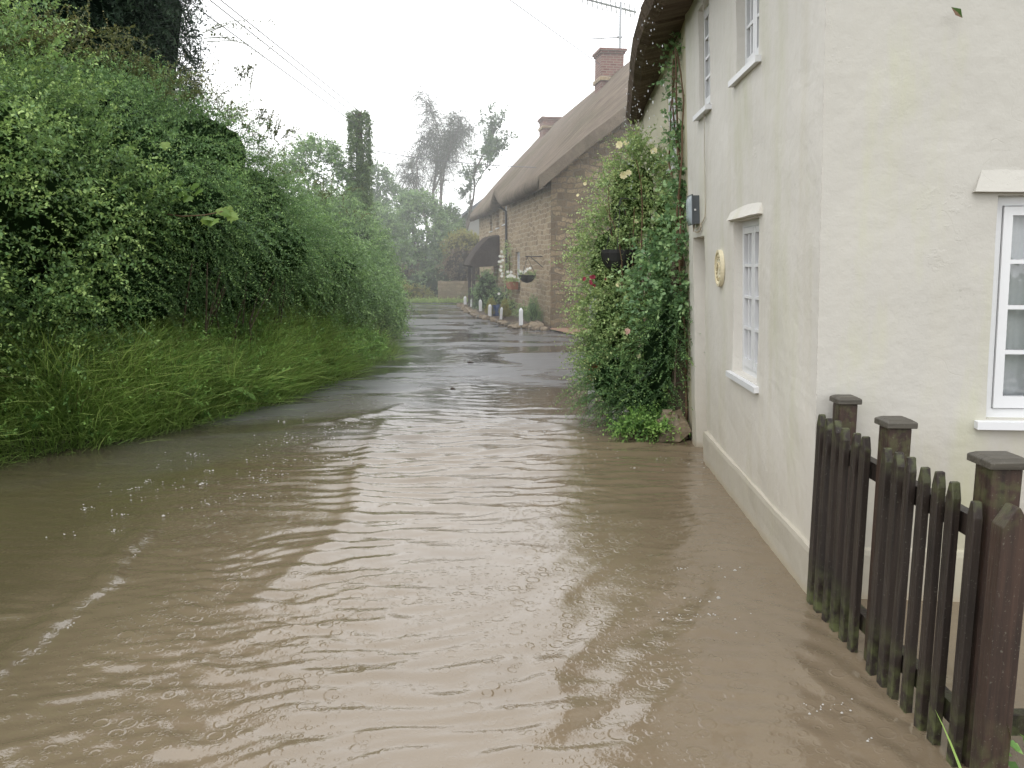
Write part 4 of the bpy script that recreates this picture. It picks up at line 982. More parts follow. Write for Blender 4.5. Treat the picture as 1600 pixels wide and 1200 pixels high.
# =================================================================== FAR BUILDINGS / WALLS
gh = thing('grey_house', 'grey rendered house with a slate roof half hidden beyond the thatched cottage', 'house', (-1, 49, 0), math.radians(8))
c8, s8 = math.cos(math.radians(8)), math.sin(math.radians(8))
def G(x, y, z): return Vector((-2.55+x*c8-y*s8, 47+x*s8+y*c8, z))
mb = MB(); mb.box((0, 0, -.2), (6, 9, 4.75), G); mb.poly([G(0, 0, 4.75), G(6, 0, 4.75), G(3, 0, 6.9), G(0, 9, 4.75), G(6, 9, 4.75), G(3, 9, 6.9)], [(0, 1, 2), (3, 5, 4)])
obj('wall', mb, M['grey_render'], gh)
mb = MB(); mb.poly([G(-.4, -.4, 4.6), G(-.4, 9.4, 4.6), G(3, 9.4, 7.05), G(3, -.4, 7.05), G(6.4, -.4, 4.6), G(6.4, 9.4, 4.6), G(-.4, -.4, 4.45), G(-.4, 9.4, 4.45), G(3, 9.4, 6.9), G(3, -.4, 6.9), G(6.4, -.4, 4.45), G(6.4, 9.4, 4.45)],
    [(0, 1, 2, 3), (3, 2, 5, 4), (6, 9, 8, 7), (9, 10, 11, 8), (0, 6, 7, 1), (4, 5, 11, 10), (0, 3, 9, 6), (3, 4, 10, 9)])
obj('roof', mb, M['slate'], gh)
mb = MB(); mb.box((-.45, -.42, 4.42), (-.36, 9.4, 4.62), G); obj('gutter', mb, M['white'], gh)
for y in (1.6, 5.2): window(gh, lambda u, z, n=0: G(-n, u, z), y, y+1, 3.0, 4.1, .01, 2, 2, sill_ext=.05, curtain=False, lights=1, pane_mat='dark_glass')
t0, t1 = gz(690, 476), gz(752, 474)
gw = thing('garden_wall', 'low coursed stone garden wall across the lane end under the brown shrub', 'wall', (t0.x-1, 37.6, 0))
mb = MB(); P = np.zeros((40, 8, 3))
for i, x in enumerate(np.linspace(-3.4, -1.25, 40)):
    for j, z in enumerate(np.linspace(-.2, 1.0, 8)): P[i, j] = (x, 36.9+.05*float(fbm(x*3, z*4, 81, 3)), z+.04*float(fbm(x*2, 0, 82, 2))*(j == 7))
mb.grid(P)
Q = P[:, -1:].copy(); Q2 = Q.copy(); Q2[..., 1] += .35; mb.grid(np.concatenate([Q, Q2], 1)); obj('stonework', mb, M['stone_wall'], gw)
# =================================================================== WIRES AND IVY POLE
PT = at(560, 172, 25.0)
ip = thing('telegraph_pole', 'telegraph pole smothered to the top in ivy above the hedge', 'pole', (PT.x, PT.y, 0))
mb = MB(); mb.tube([(PT.x, PT.y, 0), (PT.x, PT.y, PT.z-.05)], [.14, .10], 8); obj('pole', mb, M['bark'], ip)
L = Leaves(); n = 2200; z = rng.uniform(1.5, PT.z, n); a = rng.uniform(0, 2*PI, n); q = .20+.17*fbm(z*1.2, a*.8, 90, 3)+.05
O = np.column_stack([PT.x+q*np.cos(a), PT.y+q*np.sin(a), z]); D = np.column_stack([np.cos(a)*.25+rng.normal(0, .6, n), np.sin(a)*.25+rng.normal(0, .6, n), rng.normal(-.3, .5, n)])
L.shoots(O, D, .16, 7, .075, .8, .5, .8, .3, .6, .2, .003); L.core([((PT.x, PT.y, PT.z/2), (.17, .17, PT.z/2-.02))], .9, .05, 12); L.build('ivy', M['leaf_ivy'], ip)
def wire(label, pts, r=.012, sag=.0):
    a, b = Vector(pts[0]), Vector(pts[1]); mb = MB()
    mb.tube([a+(b-a)*q-Vector((0, 0, sag*4*q*(1-q))) for q in np.linspace(0, 1, 16)], r, 5)
    setp(obj('overhead_wire', mb, M['cable_grey']), label, 'wire', 'overhead wires')
PT2 = Vector((PT.x, PT.y, PT.z-.15))
wire('uppermost overhead wire from the ivy clad pole to the top left', (PT2+Vector((.05, 0, .1)), at(280, -52, 13)), .010)
wire('middle overhead wire of the three rising left from the ivy clad pole', (PT2+Vector((-.02, 0, -.05)), at(280, -38, 13)), .010)
wire('lowest overhead wire of the three rising left from the ivy clad pole', (PT2+Vector((-.1, 0, -.25)), at(240, -38, 13)), .010)
wire('thin overhead wire slanting down to the nearer brick chimney', (W(2.5, 4.6, 8.0), at(700, -70, 15)), .010)
wire('long level wire from the ivy clad pole to the thatched roof eaves', (at(428, 198, 27), at(905, 262, 23.5)), .011, .35)
# =================================================================== HEDGE ON THE LEFT
ek = lambda p, n: facing(p, n) & (p[:, 2] > .35)
ek2 = lambda p, n: facing(p, n) & (p[:, 2] > 1.0+.25*fbm(p[:, 1]*1.5, p[:, 0], 101, 2))   # hollow, shaded foot
bush('hedge_shrub', 'broad leafy privet shrub filling the near left end of the hedge', 'hedge', [((-6.9, 6.0, 2.1), (1.9, 2.0, 2.1)), ((-5.75, 8.0, 2.45), (1.75, 1.9, 1.95)), ((-5.9, 7.0, 1.2), (1.6, 2.2, 1.2)), ((-7.4, 8.6, 3.3), (2.0, 1.8, 1.7)), ((-5.0, 7.3, 2.75), (.85, .9, .75)), ((-4.5, 8.5, 2.2), (.8, .9, .65)), ((-5.2, 6.4, 1.9), (.75, .9, .6))], 21000, .046, M['leaf_privet'], .34, 15, 'shrubs of the roadside hedge', .25, .5, .62, .34, .62, .32, .8, .003, ek, jit=.6)
bush('hedge_shrub', 'dense dark cotoneaster with arching sprays in the middle of the hedge', 'hedge', [((-4.95, 10.2, 2.45), (1.65, 1.7, 1.65)), ((-4.3, 11.8, 1.9), (1.4, 1.7, 1.5)), ((-4.9, 9.3, 1.5), (1.3, 1.5, 1.3)), ((-5.8, 11.0, 2.8), (1.7, 1.8, 1.6)), ((-3.95, 9.7, 2.35), (.8, .9, .6)), ((-3.35, 11.3, 1.95), (.75, .95, .6)), ((-4.2, 10.6, 3.1), (.8, .8, .65)), ((-4.15, 11.1, 3.15), (.8, .9, .75)), ((-4.0, 12.6, 2.65), (.75, 1.0, .75))], 17000, .036, M['leaf_coton'], .52, 22, 'shrubs of the roadside hedge', .55, .35, .62, .36, .5, .28, .75, .003, ek2, jit=.55)
bush('hedge_shrub', 'bushy hedge shrub bulging out over the lane bend beyond the arching sprays', 'hedge', [((-3.8, 13.8, 1.5), (1.3, 1.8, 1.3)), ((-3.45, 16.2, 1.0), (1.05, 1.9, 1.1)), ((-4.5, 14.5, 1.75), (1.4, 2, 1.25)), ((-2.95, 13.2, 1.6), (.65, .9, .5)), ((-2.9, 15.2, 1.15), (.5, .8, .45))], 11000, .05, M['leaf_hazel'], .38, 14, 'shrubs of the roadside hedge', .75, .05, .62, .36, .58, .28, .75, .003, ek2)
bush('hazel_bush', 'hazel bush with drooping leaves at the far tip of the hedge beside the water', 'bush', [((-3.55, 18.6, 1.15), (.9, 1.4, 1.1)), ((-3.3, 19.0, .75), (.7, 1.2, .85))], 4200, .08, M['leaf_hazel'], .4, 11, None, .8, .0, .66, .24, .6, .35, .75, .004, facing)
bush('hazel_bush', 'pale hazy leafy bush rising behind the far end of the hedge', 'bush', [((-4.5, 22.5, 1.9), (1.2, 1.5, 1.4)), ((-5.2, 23, 2.4), (1.2, 1.4, 1.3)), ((-4.1, 22.5, 1.1), (1.0, 1.3, 1.1))], 4600, .08, M['leaf_hazel'], .4, 12, None, .3, .4, .66, .3, .6, .35, .8, .004, facing)
# olive tips along the crest of the hedge: long loose shoots
cl = thing('bramble_sprays', 'long loose olive tinged shoots sticking up from the crest of the hedge', 'sprays', (-5.5, 9, 3))
L = Leaves(); O = []
for (px0, py0, px1, py1, y0, y1, n) in [(0, 55, 150, 40, 8.2, 9.2, 80), (60, 70, 230, 85, 9, 9.5, 70), (230, 110, 330, 130, 9.5, 10.5, 45), (330, 140, 410, 200, 10.5, 11.6, 40), (405, 215, 450, 255, 12, 12.8, 16), (450, 265, 570, 320, 13.5, 15.5, 30)]:
    for i in range(n):
        q = random.random(); p = at(px0+(px1-px0)*q+random.gauss(0, 10), py0+(py1-py0)*q+random.uniform(8, 45), y0+(y1-y0)*q); O.append(list(p))
O = np.array(O); n = len(O)
L.shoots(O, np.column_stack([rng.normal(.15, .55, n), rng.normal(0, .5, n), rng.uniform(.5, 1.4, n)]), .55, 22, .036, .6, .35, .9, .3, .75, .2, .004)
for (px, py, Y, d, ln) in [(318, 50, 11.5, (1, 0, .55), .95), (322, 60, 11.5, (1, 0, .25), .8), (385, 128, 11.8, (.2, 0, 1), .6), (378, 130, 11.8, (-.1, 0, 1), .6), (430, 215, 12.5, (.05, 0, 1), .42), (440, 218, 12.5, (.7, 0, .7), .5), (418, 205, 12.3, (-.1, 0, 1), .4), (150, 60, 9, (.9, 0, .35), .7), (400, 190, 11.8, (.6, 0, 1), .4)]:
    p = at(px, py, Y); O2 = np.tile(list(p), (3, 1))+rng.normal(size=(3, 3))*.03
    L.shoots(O2, np.tile(d, (3, 1))+rng.normal(size=(3, 3))*.12, ln, 26, .055, .4, .55, .7, .1, .35, .1, .006)
L.build('foliage', M['leaf_olive'], cl)
# bare stems in the shade under the overhang
for i in range(22):
    y = random.uniform(9.5, 15.5); x = float(edge_x(y))-random.uniform(.55, 1.0); z = float(bank_z(np.array(x), np.array(y))); mb = MB()
    mb.tube([(x, y, z-.05), (x+random.uniform(-.1, .15), y+random.uniform(-.2, .2), z+.4), (x+random.uniform(0, .45), y+random.uniform(-.4, .4), z+random.uniform(.8, 1.3))], [.018, .014, .008], 5)
    setp(obj('bare_stem', mb, M['bark']), 'bare woody stem in the shade under the hedge overhang', 'stem', 'bare stems under the hedge overhang')
# sycamore seedling poking out
sy = thing('sycamore_sapling', 'yellow green sycamore sprays poking out of the dark hedge', 'sapling', (-4.0, 9.6, 1.0))
def maple_leaf(mb, c, d, nrm, s, t):
    d = Vector(d).normalized(); nrm = Vector(nrm).normalized(); u = d.cross(nrm).normalized(); nrm = u.cross(d); c = Vector(c)
    out = [(0, 0), (.28, -.05), (.5, .12), (.38, .3), (.62, .55), (.3, .55), (.22, .72), (0, 1.0), (-.22, .72), (-.3, .55), (-.62, .55), (-.38, .3), (-.5, .12), (-.28, -.05)]
    pts = [c+u*a*s+d*b*s+nrm*(-.18*abs(a)*s+.1*s*(b-.4)**2) for a, b in out]; ctr = c+d*.4*s+nrm*.05*s
    for i in range(len(pts)): mb.face([ctr, pts[i], pts[(i+1) % len(pts)]], 0, t)
mb = MB(); sm = MB()
for (px, py, Y) in [(258, 222, 8.6)]: maple_leaf(mb, at(px, py, Y), (random.uniform(-.3, .3), -.3, -.6), (.2, -1, .5), .11, random.uniform(.6, .9))
path = [at(262, 335, 9.0), at(285, 338, 8.85), at(320, 336, 8.75), at(350, 330, 8.7), at(362, 334, 8.65)]
sm.tube(path, [.008, .007, .006, .005, .003], 5)
for i in range(12):
    q = random.random()**.7; k = q*(len(path)-1); a = int(min(k, len(path)-2)); p = path[a].lerp(path[a+1], k-a)
    maple_leaf(mb, p+Vector((random.gauss(0, .04), random.gauss(0, .05), random.gauss(0, .04))), (random.uniform(-.5, .7), random.uniform(-.5, .1), random.uniform(-.9, .2)), (random.uniform(-.4, .4), -1, random.uniform(.2, 1)), random.uniform(.08, .14), random.uniform(.3, .9))
for (px, py) in [(275, 285), (282, 300), (300, 290), (308, 298), (296, 306)]: maple_leaf(mb, at(px, py, 8.8), (random.uniform(-.5, .7), -.3, random.uniform(-.7, .1)), (0, -1, .7), .12, random.uniform(.1, .4))
obj('leaves', mb, M['leaf_maple'], sy, tint=True); obj('stem', sm, M['stem'], sy)
# =================================================================== GRASS BANK
def blades(n, f, lmin, lmax, w, lean_dir, mat, name, label, zfun=None):
    px = f(n); n = len(px); x, y = px[:, 0], px[:, 1]; z = bank_z(x, y)-.02
    clump = 1.5*fbm(x*1.8, y*1.8, 93, 3); ln = rng.uniform(lmin, lmax, n)*(1+.5*clump)
    ang = np.arctan2(lean_dir[1], lean_dir[0])+rng.normal(0, 1.1, n)+fbm(x*1.6, y*1.6, 95, 2)*2.4; tilt = np.abs(rng.normal(.6, .4, n))
    D = np.stack([np.cos(ang)*tilt, np.sin(ang)*tilt, np.ones(n)], 1); D = unit(D); dr = rng.uniform(.35, 1.0, n)
    S = unit(np.stack([-np.sin(ang), np.cos(ang), np.zeros(n)], 1)+rng.normal(size=(n, 3))*.3); k = 5; V = np.zeros((n, k*2, 3))
    base = np.stack([x, y, z], 1); hd = np.stack([np.cos(ang), np.sin(ang), -.9*np.ones(n)], 1)
    for i in range(k):
        q = i/(k-1); c = base+D*(ln*q)[:, None]+hd*(dr*ln*q*q*.5)[:, None]; ww = (w*rng.uniform(.7, 1.3, n)*(1-q**1.5)*.5+.0006)[:, None]
        V[:, 2*i] = c-S*ww; V[:, 2*i+1] = c+S*ww
    b = (np.arange(n)*k*2)[:, None]+2*np.arange(k-1)[None]
    Fc = np.stack([b, b+1, b+3, b+2], -1).reshape(-1, 4)
    T = (np.clip(.45+.35*clump+rng.normal(0, .26, n), 0, 1)[:, None]*np.linspace(.25, 1.05, k-1)[None]).ravel()  # roots tinted darker, painting in the depth shade between blades
    o = link(name, np_mesh(name, V.reshape(-1, 3), Fc, T), M[mat]); setp(o, kind='stuff'); return o
def region(y0, y1, dmin, dmax, bias=1.0):
    def f(n):
        y = rng.uniform(y0**.5, y1**.5, n)**2; d = dmin+(dmax-dmin)*rng.uniform(0, 1, n)**bias
        return np.column_stack([edge_x(y)-d+.12*fbm(y*1.7, 0*y+.3, 9, 3), y])
    return f
blades(28000, region(4.5, 13.5, -.03, 1.55), .3, .75, .012, (.8, -.6), 'grass', 'long_grass', '')
blades(2600, region(4.5, 16, .0, 1.6), .5, .95, .006, (.6, -.3), 'straw', 'seeding_grass', '')
blades(9000, region(4.5, 17, -.22, .4), .2, .5, .008, (.9, -.4), 'grass', 'water_edge_grass', '')
def weeds(n, y0, y1, dmin, dmax, length, leaf, mat, name, ratio=.45, z1=.15):
    p = region(y0, y1, dmin, dmax)(n); z = bank_z(p[:, 0], p[:, 1])
    O = np.column_stack([p, z+rng.uniform(-.05, z1, n)]); D = np.column_stack([rng.normal(.3, .35, n), rng.normal(-.2, .35, n), rng.uniform(.5, 1.2, n)])
    L = Leaves(); L.shoots(O, D, length, 14, leaf, ratio, .4, 1.0, .25, .75, .22, .003); o = L.build(name, M[mat]); setp(o, kind='stuff')
weeds(1700, 8.5, 15.5, .0, 1.1, .42, .075, 'weed', 'undergrowth', .5)
weeds(1100, 5.5, 12, .0, 1.8, .42, .05, 'weed', 'low_weeds', .45)
weeds(260, 6.2, 9.5, 1.2, 2.0, .75, .05, 'leaf_coton', 'shaded_undergrowth', .5, .4)
# broad leaves by the water
dk = thing('dock_plant', 'clump of broad pale dock leaves low on the bank at the water edge', 'plant', (-3.05, 9.9, .2))
L = Leaves(); k = 16; c0 = np.array([float(edge_x(9.7))-.25, 9.7, .22])
L.leaves(c0+rng.normal(size=(k, 3))*np.array([.22, .2, .06]), np.column_stack([rng.normal(.3, .5, k), rng.normal(-.5, .4, k), rng.uniform(-.2, .6, k)]), np.tile([0, -.3, 1.0], (k, 1)), rng.uniform(.18, .3, k), rng.uniform(.08, .13, k), rng.uniform(.5, .9, k)); L.build('leaves', M['weed'], dk)
# =================================================================== ROSES BY THE CREAM COTTAGE
rb = bush('rose_bush', 'tall rambling rose bush with a few cream and pink blooms against the cream cottage', 'rose bush', [((1.42, 9.6, 2.45), (.42, .8, .75)), ((1.25, 9.7, 1.75), (.50, .8, .7)), ((1.22, 9.2, 1.05), (.45, .75, .6)), ((1.75, 9.0, 1.9), (.35, .8, 1.0)), ((1.05, 9.5, .75), (.28, .6, .45))], 4600, .042, M['leaf_rose'], .36, 13, None, .35, .4, .55, .3, .6, .25, .75, .003, facing, trunk=[(1.6, 9.3, 0, 1.6, .035, 6)], jit=.7, loc=(1.6, 9.3, 0))
hs_ = bush('honeysuckle', 'leafy honeysuckle with twisted brown stems climbing the wall up to the eaves', 'climber', [((1.66, 8.0, 1.75), (.22, .45, .75)), ((1.62, 8.0, 2.6), (.08, .25, .5)), ((1.60, 7.95, 3.25), (.06, .14, .45)), ((1.60, 8.1, 3.7), (.09, .25, .2)), ((1.5, 8.3, 1.5), (.3, .5, .5))], 1000, .055, M['leaf_honey'], .26, 9, None, .35, .1, .0, .3, .8, .3, .8, .003, facing, trunk=[], loc=(1.68, 7.95, 0), jit=.7)
mb = MB()
for k in range(5):
    pts = []
    for i, z in enumerate(np.linspace(0, 3.7, 16)): p = fac(7.85+.14*math.sin(z*1.7+k*2.3)+.05*k, z, .04+.03*math.cos(z*3+k)); pts.append(p+Vector((0, random.gauss(0, .05), 0)))
    mb.tube(pts, [.016-.0006*i for i in range(16)], 5)
obj('stem', mb, M["stem"], hs_)
bush('cotoneaster_bush', 'dark cotoneaster with herringbone sprays spreading over the water below the roses', 'bush', [((1.52, 8.15, .75), (.28, .5, .75)), ((1.15, 8.7, .42), (.42, .6, .45)), ((1.55, 7.9, 1.1), (.17, .3, .4)), ((1.4, 8.3, .3), (.4, .5, .35))], 1700, .028, M['leaf_coton'], .42, 24, None, .35, .25, .55, .3, .5, .35, .7, .004, facing, trunk=[(1.55, 8.2, 0, .7, .03, 6)], jit=.6, loc=(1.55, 8.2, 0))
bush('cotoneaster_sprig', 'dark sprig of cotoneaster poking out across the white doorway', 'sprig', [((1.60, 7.62, 1.22), (.1, .1, .14)), ((1.62, 7.6, .85), (.08, .1, .1))], 26, .03, M['leaf_coton'], .3, 22, None, .2, .3, 0, .2, .5, .35, .6, .005, None, trunk=[(1.6, 7.75, .6, .5, .01, 2)], loc=(1.6, 7.7, .6), jit=.5)
bush('low_weed', 'fresh green weeds at the waterline under the cotoneaster', 'weed', [((1.38, 7.85, .12), (.32, .25, .16))], 420, .04, M['weed'], .22, 10, None, .4, .4, 0, .3, .6, .4, .9, .003, None, trunk=[(1.35, 7.85, 0, .15, .008, 3)], loc=(1.38, 7.85, 0))
mb = rock_mb((1.58, 7.75, .10), (.17, .15, .17), 91); setp(obj('mossy_stone', mb, M['rock']), 'dark brown stone beside the doorway under the cotoneaster', 'stone')
mb = MB()
for k in range(16):
    x, y = 1.6+random.uniform(-.15, .1), 9.2+random.uniform(-.4, .4); pts = [Vector((x, y, 0))]; dx = random.uniform(-.5, .02); dy = random.uniform(-.6, .3); hh = random.uniform(1.6, 3.1)
    for q in np.linspace(.15, 1, 8): pts.append(Vector((x+dx*q+.05*math.sin(q*7+k), y+dy*q, hh*q-.55*max(0, q-.6)**2*hh)))
    mb.tube(pts, [.014-.0012*i for i in range(9)], 5)
obj('cane', mb, M['stem'], rb)
# blooms belong to the rose bush
for (px, py, Y, r, mt) in [(968, 226, 9.2, .05, 'petal_cream'), (978, 224, 9.25, .042, 'petal_cream'), (974, 274, 9.0, .05, 'petal_cream'), (982, 270, 9.0, .04, 'petal_cream'), (1022, 236, 8.9, .045, 'petal_cream'), (914, 287, 9.3, .025, 'petal_cream'), (903, 305, 9.3, .022, 'petal_cream'), (994, 346, 8.8, .03, 'petal_cream'), (966, 445, 8.7, .03, 'petal_cream'), (1008, 500, 8.5, .03, 'petal_pink'), (980, 518, 8.5, .045, 'petal_pink'), (998, 556, 8.4, .03, 'petal_cream')]:
    obj('bloom', flower_mb(at(px, py, Y), r*.85, 7, (random.uniform(-.6, .2), -1, random.uniform(-.1, .7))), M[mt], rb)
rr = thing('red_rose', 'cluster of dark red roses beside the black basket in the rose bush', 'flowers', at(925, 435, 8.9))
for i in range(8): obj('bloom', flower_mb(at(925+random.gauss(0, 8), 433+random.gauss(0, 7), 8.9+random.uniform(-.1, .1)), random.uniform(.016, .026), 7, (random.uniform(-.6, .4), -1, random.uniform(0, .6))), M['petal_red'], rr)
bk = thing('hanging_trough', 'black hanging trough showing dark among the rose leaves', 'basket', at(968, 405, 9.0))
c = at(968, 390, 8.95); mb = MB(); n = 14; P = np.zeros((6, n+1, 3))
for i, (s, z) in enumerate(((1.0, 0), (1.0, -.04), (.9, -.12), (.7, -.19), (.4, -.24), (.02, -.26))):
    for j in range(n+1): a = 2*PI*j/n; P[i, j] = (c.x+.21*s*math.cos(a), c.y+.15*s*math.sin(a), c.z+z)
mb.grid(P); mb.face([tuple(p) for p in P[0][:-1]]); obj('liner', mb, M['black_trough'], bk)
mb = MB()
for a in (.3, 2.4, 4.5): mb.tube([c+Vector((.2*math.cos(a), .14*math.sin(a), 0)), c+Vector((0, 0, .55))], .004, 4)
mb.tube([c+Vector((0, 0, .55)), c+Vector((.4, .0, .55))], .008, 5); obj('bracket', mb, M['cable'], bk)
g = at(928, 396, 10.2); mb = MB(); mb.box((g.x-.045, g.y-.04, -.1), (g.x+.045, g.y+.04, g.z)); mb.box((g.x-.065, g.y-.06, g.z), (g.x+.065, g.y+.06, g.z+.04))
setp(obj('garden_post', mb, M['white_worn']), 'white painted post showing between the roses and the stone gable', 'post')
# small red-leaved twig near the water
bush('red_twig', 'reddish yellow twig low over the water at the left edge of the rose bush', 'twig', [((1.02, 9.0, .55), (.12, .15, .08))], 24, .04, M['red_leaf'], .22, 9, None, .3, .1, 0, .3, .6, .3, .8, .003, None, trunk=[(1.1, 9.05, 0, .5, .008, 2)], loc=(1.05, 9.0, 0))
# =================================================================== TREES
# dark cypress above the hedge, top left
cy = thing('cypress_tree', 'tall dark cypress tree rising behind the near end of the hedge', 'tree', (-8.0, 13.6, 0))
mb = MB(); mb.tube([(-8.0, 13.6, 0), (-8.0, 13.6, 15)], [.3, .05], 8); obj('trunk', mb, M['bark'], cy)
L = Leaves(); n = 15000; z = 1.2+14.5*(1-np.sqrt(rng.uniform(0, 1, n))); a = rng.uniform(0, 2*PI, n); R_ = 2.5*np.minimum(1, 1.5*(1-(z-1)/16)**.7)*(1+.12*fbm(a*3, z*.8, 97, 3)); q = R_*(1-.35*rng.uniform(0, 1, n)**2)
O = np.column_stack([-8.0+q*np.cos(a), 13.6+q*np.sin(a), z]); D = np.column_stack([np.cos(a)*.5, np.sin(a)*.5, rng.uniform(-.3, .7, n)])
L.shoots(O, D, .42, 15, .085, .35, .9, .7, .2, .6, .2, .004); L.core([((-8.0, 13.6, 5.5), (2.9, 2.9, 8))], .77, -1.0, 18); L.build('crown', M['leaf_cypress'], cy)
def crown_tree(label, base, ells, n, leaf, mat, length, h, **kw):
    t = bush('field_tree', label, 'tree', ells, n, leaf, M[mat], length, 13, None, .35, .35, .0, .34, .6, .25, .75, .004, facing, trunk=[(base[0], base[1], 0, h, .13, 1), (base[0], base[1], h*.4, h*.6, .06, 5)], loc=(base[0], base[1], 0), jit=.6, **kw)
    for ch in t.children: ch.name = 'crown' if ch.name.startswith('foliage') else 'trunk'
crown_tree('round topped green tree showing above the hedge left of the ivy pole', (-5.9, 25), [((-5.9, 25, 4.4), (.95, .9, 1.1)), ((-5.4, 25, 3.6), (.9, .9, .9)), ((-6.6, 25.3, 3.8), (.9, .9, 1.1))], 3400, .085, 'leaf_hazel', .42, 4.2)
crown_tree('small pale tree between the ivy pole and the weeping birch', (-7.6, 46), [((-7.6, 46, 6.0), (1.1, 1, 1.3)), ((-6.6, 46, 4.8), (1.3, 1, 1.2)), ((-8.4, 46.3, 5.0), (1.2, 1, 1.3))], 2200, .15, 'leaf_far', .6, 6)
crown_tree('dense dark tree in the haze below the weeping birch', (-4.6, 42), [((-4.6, 42, 3.4), (1.5, 1.3, 1.6)), ((-3.7, 42, 2.4), (1.1, 1.1, 1.4)), ((-5.4, 42.2, 2.6), (1.3, 1.2, 1.4)), ((-4.9, 42, 4.6), (1.0, .9, .9))], 3600, .14, 'leaf_hazel', .5, 3.6)
crown_tree('hazy bushy tree close behind the far tip of the hedge', (-6.7, 40), [((-6.7, 40, 3.3), (1.2, 1.1, 1.5)), ((-5.9, 40, 2.2), (1.0, 1.0, 1.3)), ((-7.5, 40, 2.6), (1.1, 1.1, 1.5))], 3000, .14, 'leaf_hazel', .5, 3.4)
crown_tree('low leafy tree in the haze left of the grey house', (-3.5, 45.2), [((-3.5, 45.2, 3.3), (.85, .9, 1.6)), ((-3.1, 45.2, 2.4), (.8, .8, 1.2))], 2000, .14, 'leaf_far', .5, 3.6)
# weeping birch
random.seed(208)
B0 = Vector((-4.6, 48, 0)); bt = thing('weeping_birch', 'tall pale weeping birch with thin hanging twigs against the sky', 'tree', B0)
out, tips = [], []; grow(B0, (0, 0, 1), 5.6, .24, 3, out, tips, .42, .66, (3, 4), 0.0, .12)
mb = MB()
for pts, rr_ in out: mb.tube(pts, rr_, 5, cap=False)
obj('trunk', mb, M['birch_bark'], bt)
O = np.array([list(p) for p, d in tips if p.z > 5.4]*10); n = len(O); th = rng.uniform(0, 2*PI, n)
D = np.column_stack([np.cos(th)*.6, np.sin(th)*.6, rng.uniform(.1, .8, n)])
L = Leaves(); L.shoots(O+rng.normal(0, .12, (n, 3)), D, 1.4, 22, .085, .5, 1.2, .45, .2, .6, .25, .010); L.build('crown', M['leaf_willow'], bt)
# darker slender tree
random.seed(36)
t = tree('ash_tree', 'dark slender tree with clumped foliage between the birch and the thatched roof', (-2.1, 43.5, 0), 10.4, .17, 'leaf_dark', .17, 14, .6, 4, 'bark', .40, (2, 3), .5, .15, 2, .66, .2, .6, (.05, 0), first=.46)
random.seed(5)
# lane-end shrubs
bush('box_hedge', 'clipped green box hedge beside the stone garden wall at the lane end', 'hedge', [((-3.5, 38.6, .9), (1.0, .8, .75)), ((-4.6, 38.8, .7), (.8, .8, .6))], 900, .07, M['leaf_hazel'], .3, 10, None, .2, .5, .85, .12, .6, .3, .7, .004)
bush('brown_shrub', 'large rounded brown shrub over the garden wall', 'shrub', [((-2.35, 38.3, 1.55), (1.0, .8, .95)), ((-1.7, 38.0, 1.3), (.6, .6, .8))], 1100, .08, M['leaf_brown'], .42, 12, None, .5, .3, .8, .2, .5, .3, .7, .004)
bush('golden_shrub', 'yellow green golden shrub behind the brown shrub', 'shrub', [((-2.4, 40.5, 2.7), (.95, .8, .7)), ((-1.6, 40.3, 2.6), (.6, .6, .6))], 800, .09, M['leaf_gold'], .4, 11, None, .3, .5, .8, .2, .6, .3, .8, .004)
bush('porch_shrub', 'dark glossy shrub with white buds growing in front of the thatched porch', 'shrub', [((-.95, 30.3, .75), (.45, .6, .75)), ((-1.15, 31.2, .5), (.4, .5, .5)), ((-.55, 29.4, .45), (.35, .4, .4))], 800, .07, M['leaf_hazel'], .3, 10, None, .3, .4, .8, .2, .6, .25, .7, .004)
bush('bracken_clump', 'straggly green and bronze bracken at the lane end left of the garden wall', 'bracken', [((-4.6, 37.4, .35), (.9, .5, .5)), ((-5.8, 37.8, .5), (1.0, .6, .7))], 700, .08, M['leaf_gold'], .5, 12, None, .5, .4, .6, .3, .35, .15, .6, .004)
bush('bracken_clump', 'taller dark bracken mound under the hazy trees at the lane end', 'bracken', [((-6.6, 38.8, 1.0), (1.3, .8, 1.1)), ((-5.2, 39.4, .9), (1.0, .8, .9))], 900, .08, M['leaf_brown'], .5, 12, None, .5, .4, .7, .3, .5, .25, .7, .004)
bush('bed_shrub', 'low mixed greenery between the window box and the tallest white post', 'shrub', [((.35, 25.4, .25), (.3, .8, .28)), ((.0, 27.6, .3), (.3, .7, .3))], 420, .05, M['leaf_rose'], .25, 9, None, .4, .4, .5, .3, .6, .2, .7, .003)
# far wood behind everything
L = Leaves(); n = 2600; x = rng.uniform(-60, 45, n); y = rng.uniform(75, 95, n); hh = 5.0+2.5*fbm(x*.12, y*.1, 99, 3)
O = np.column_stack([x, y, rng.uniform(0, 1, n)**.6*hh]); L.shoots(O, rng.normal(size=(n, 3))+np.array([0, -.4, .6]), 1.6, 12, .5, .6, .3, .9, .2, .6, .2, 0); setp(L.build('far_wood', M['leaf_far']), kind='stuff')
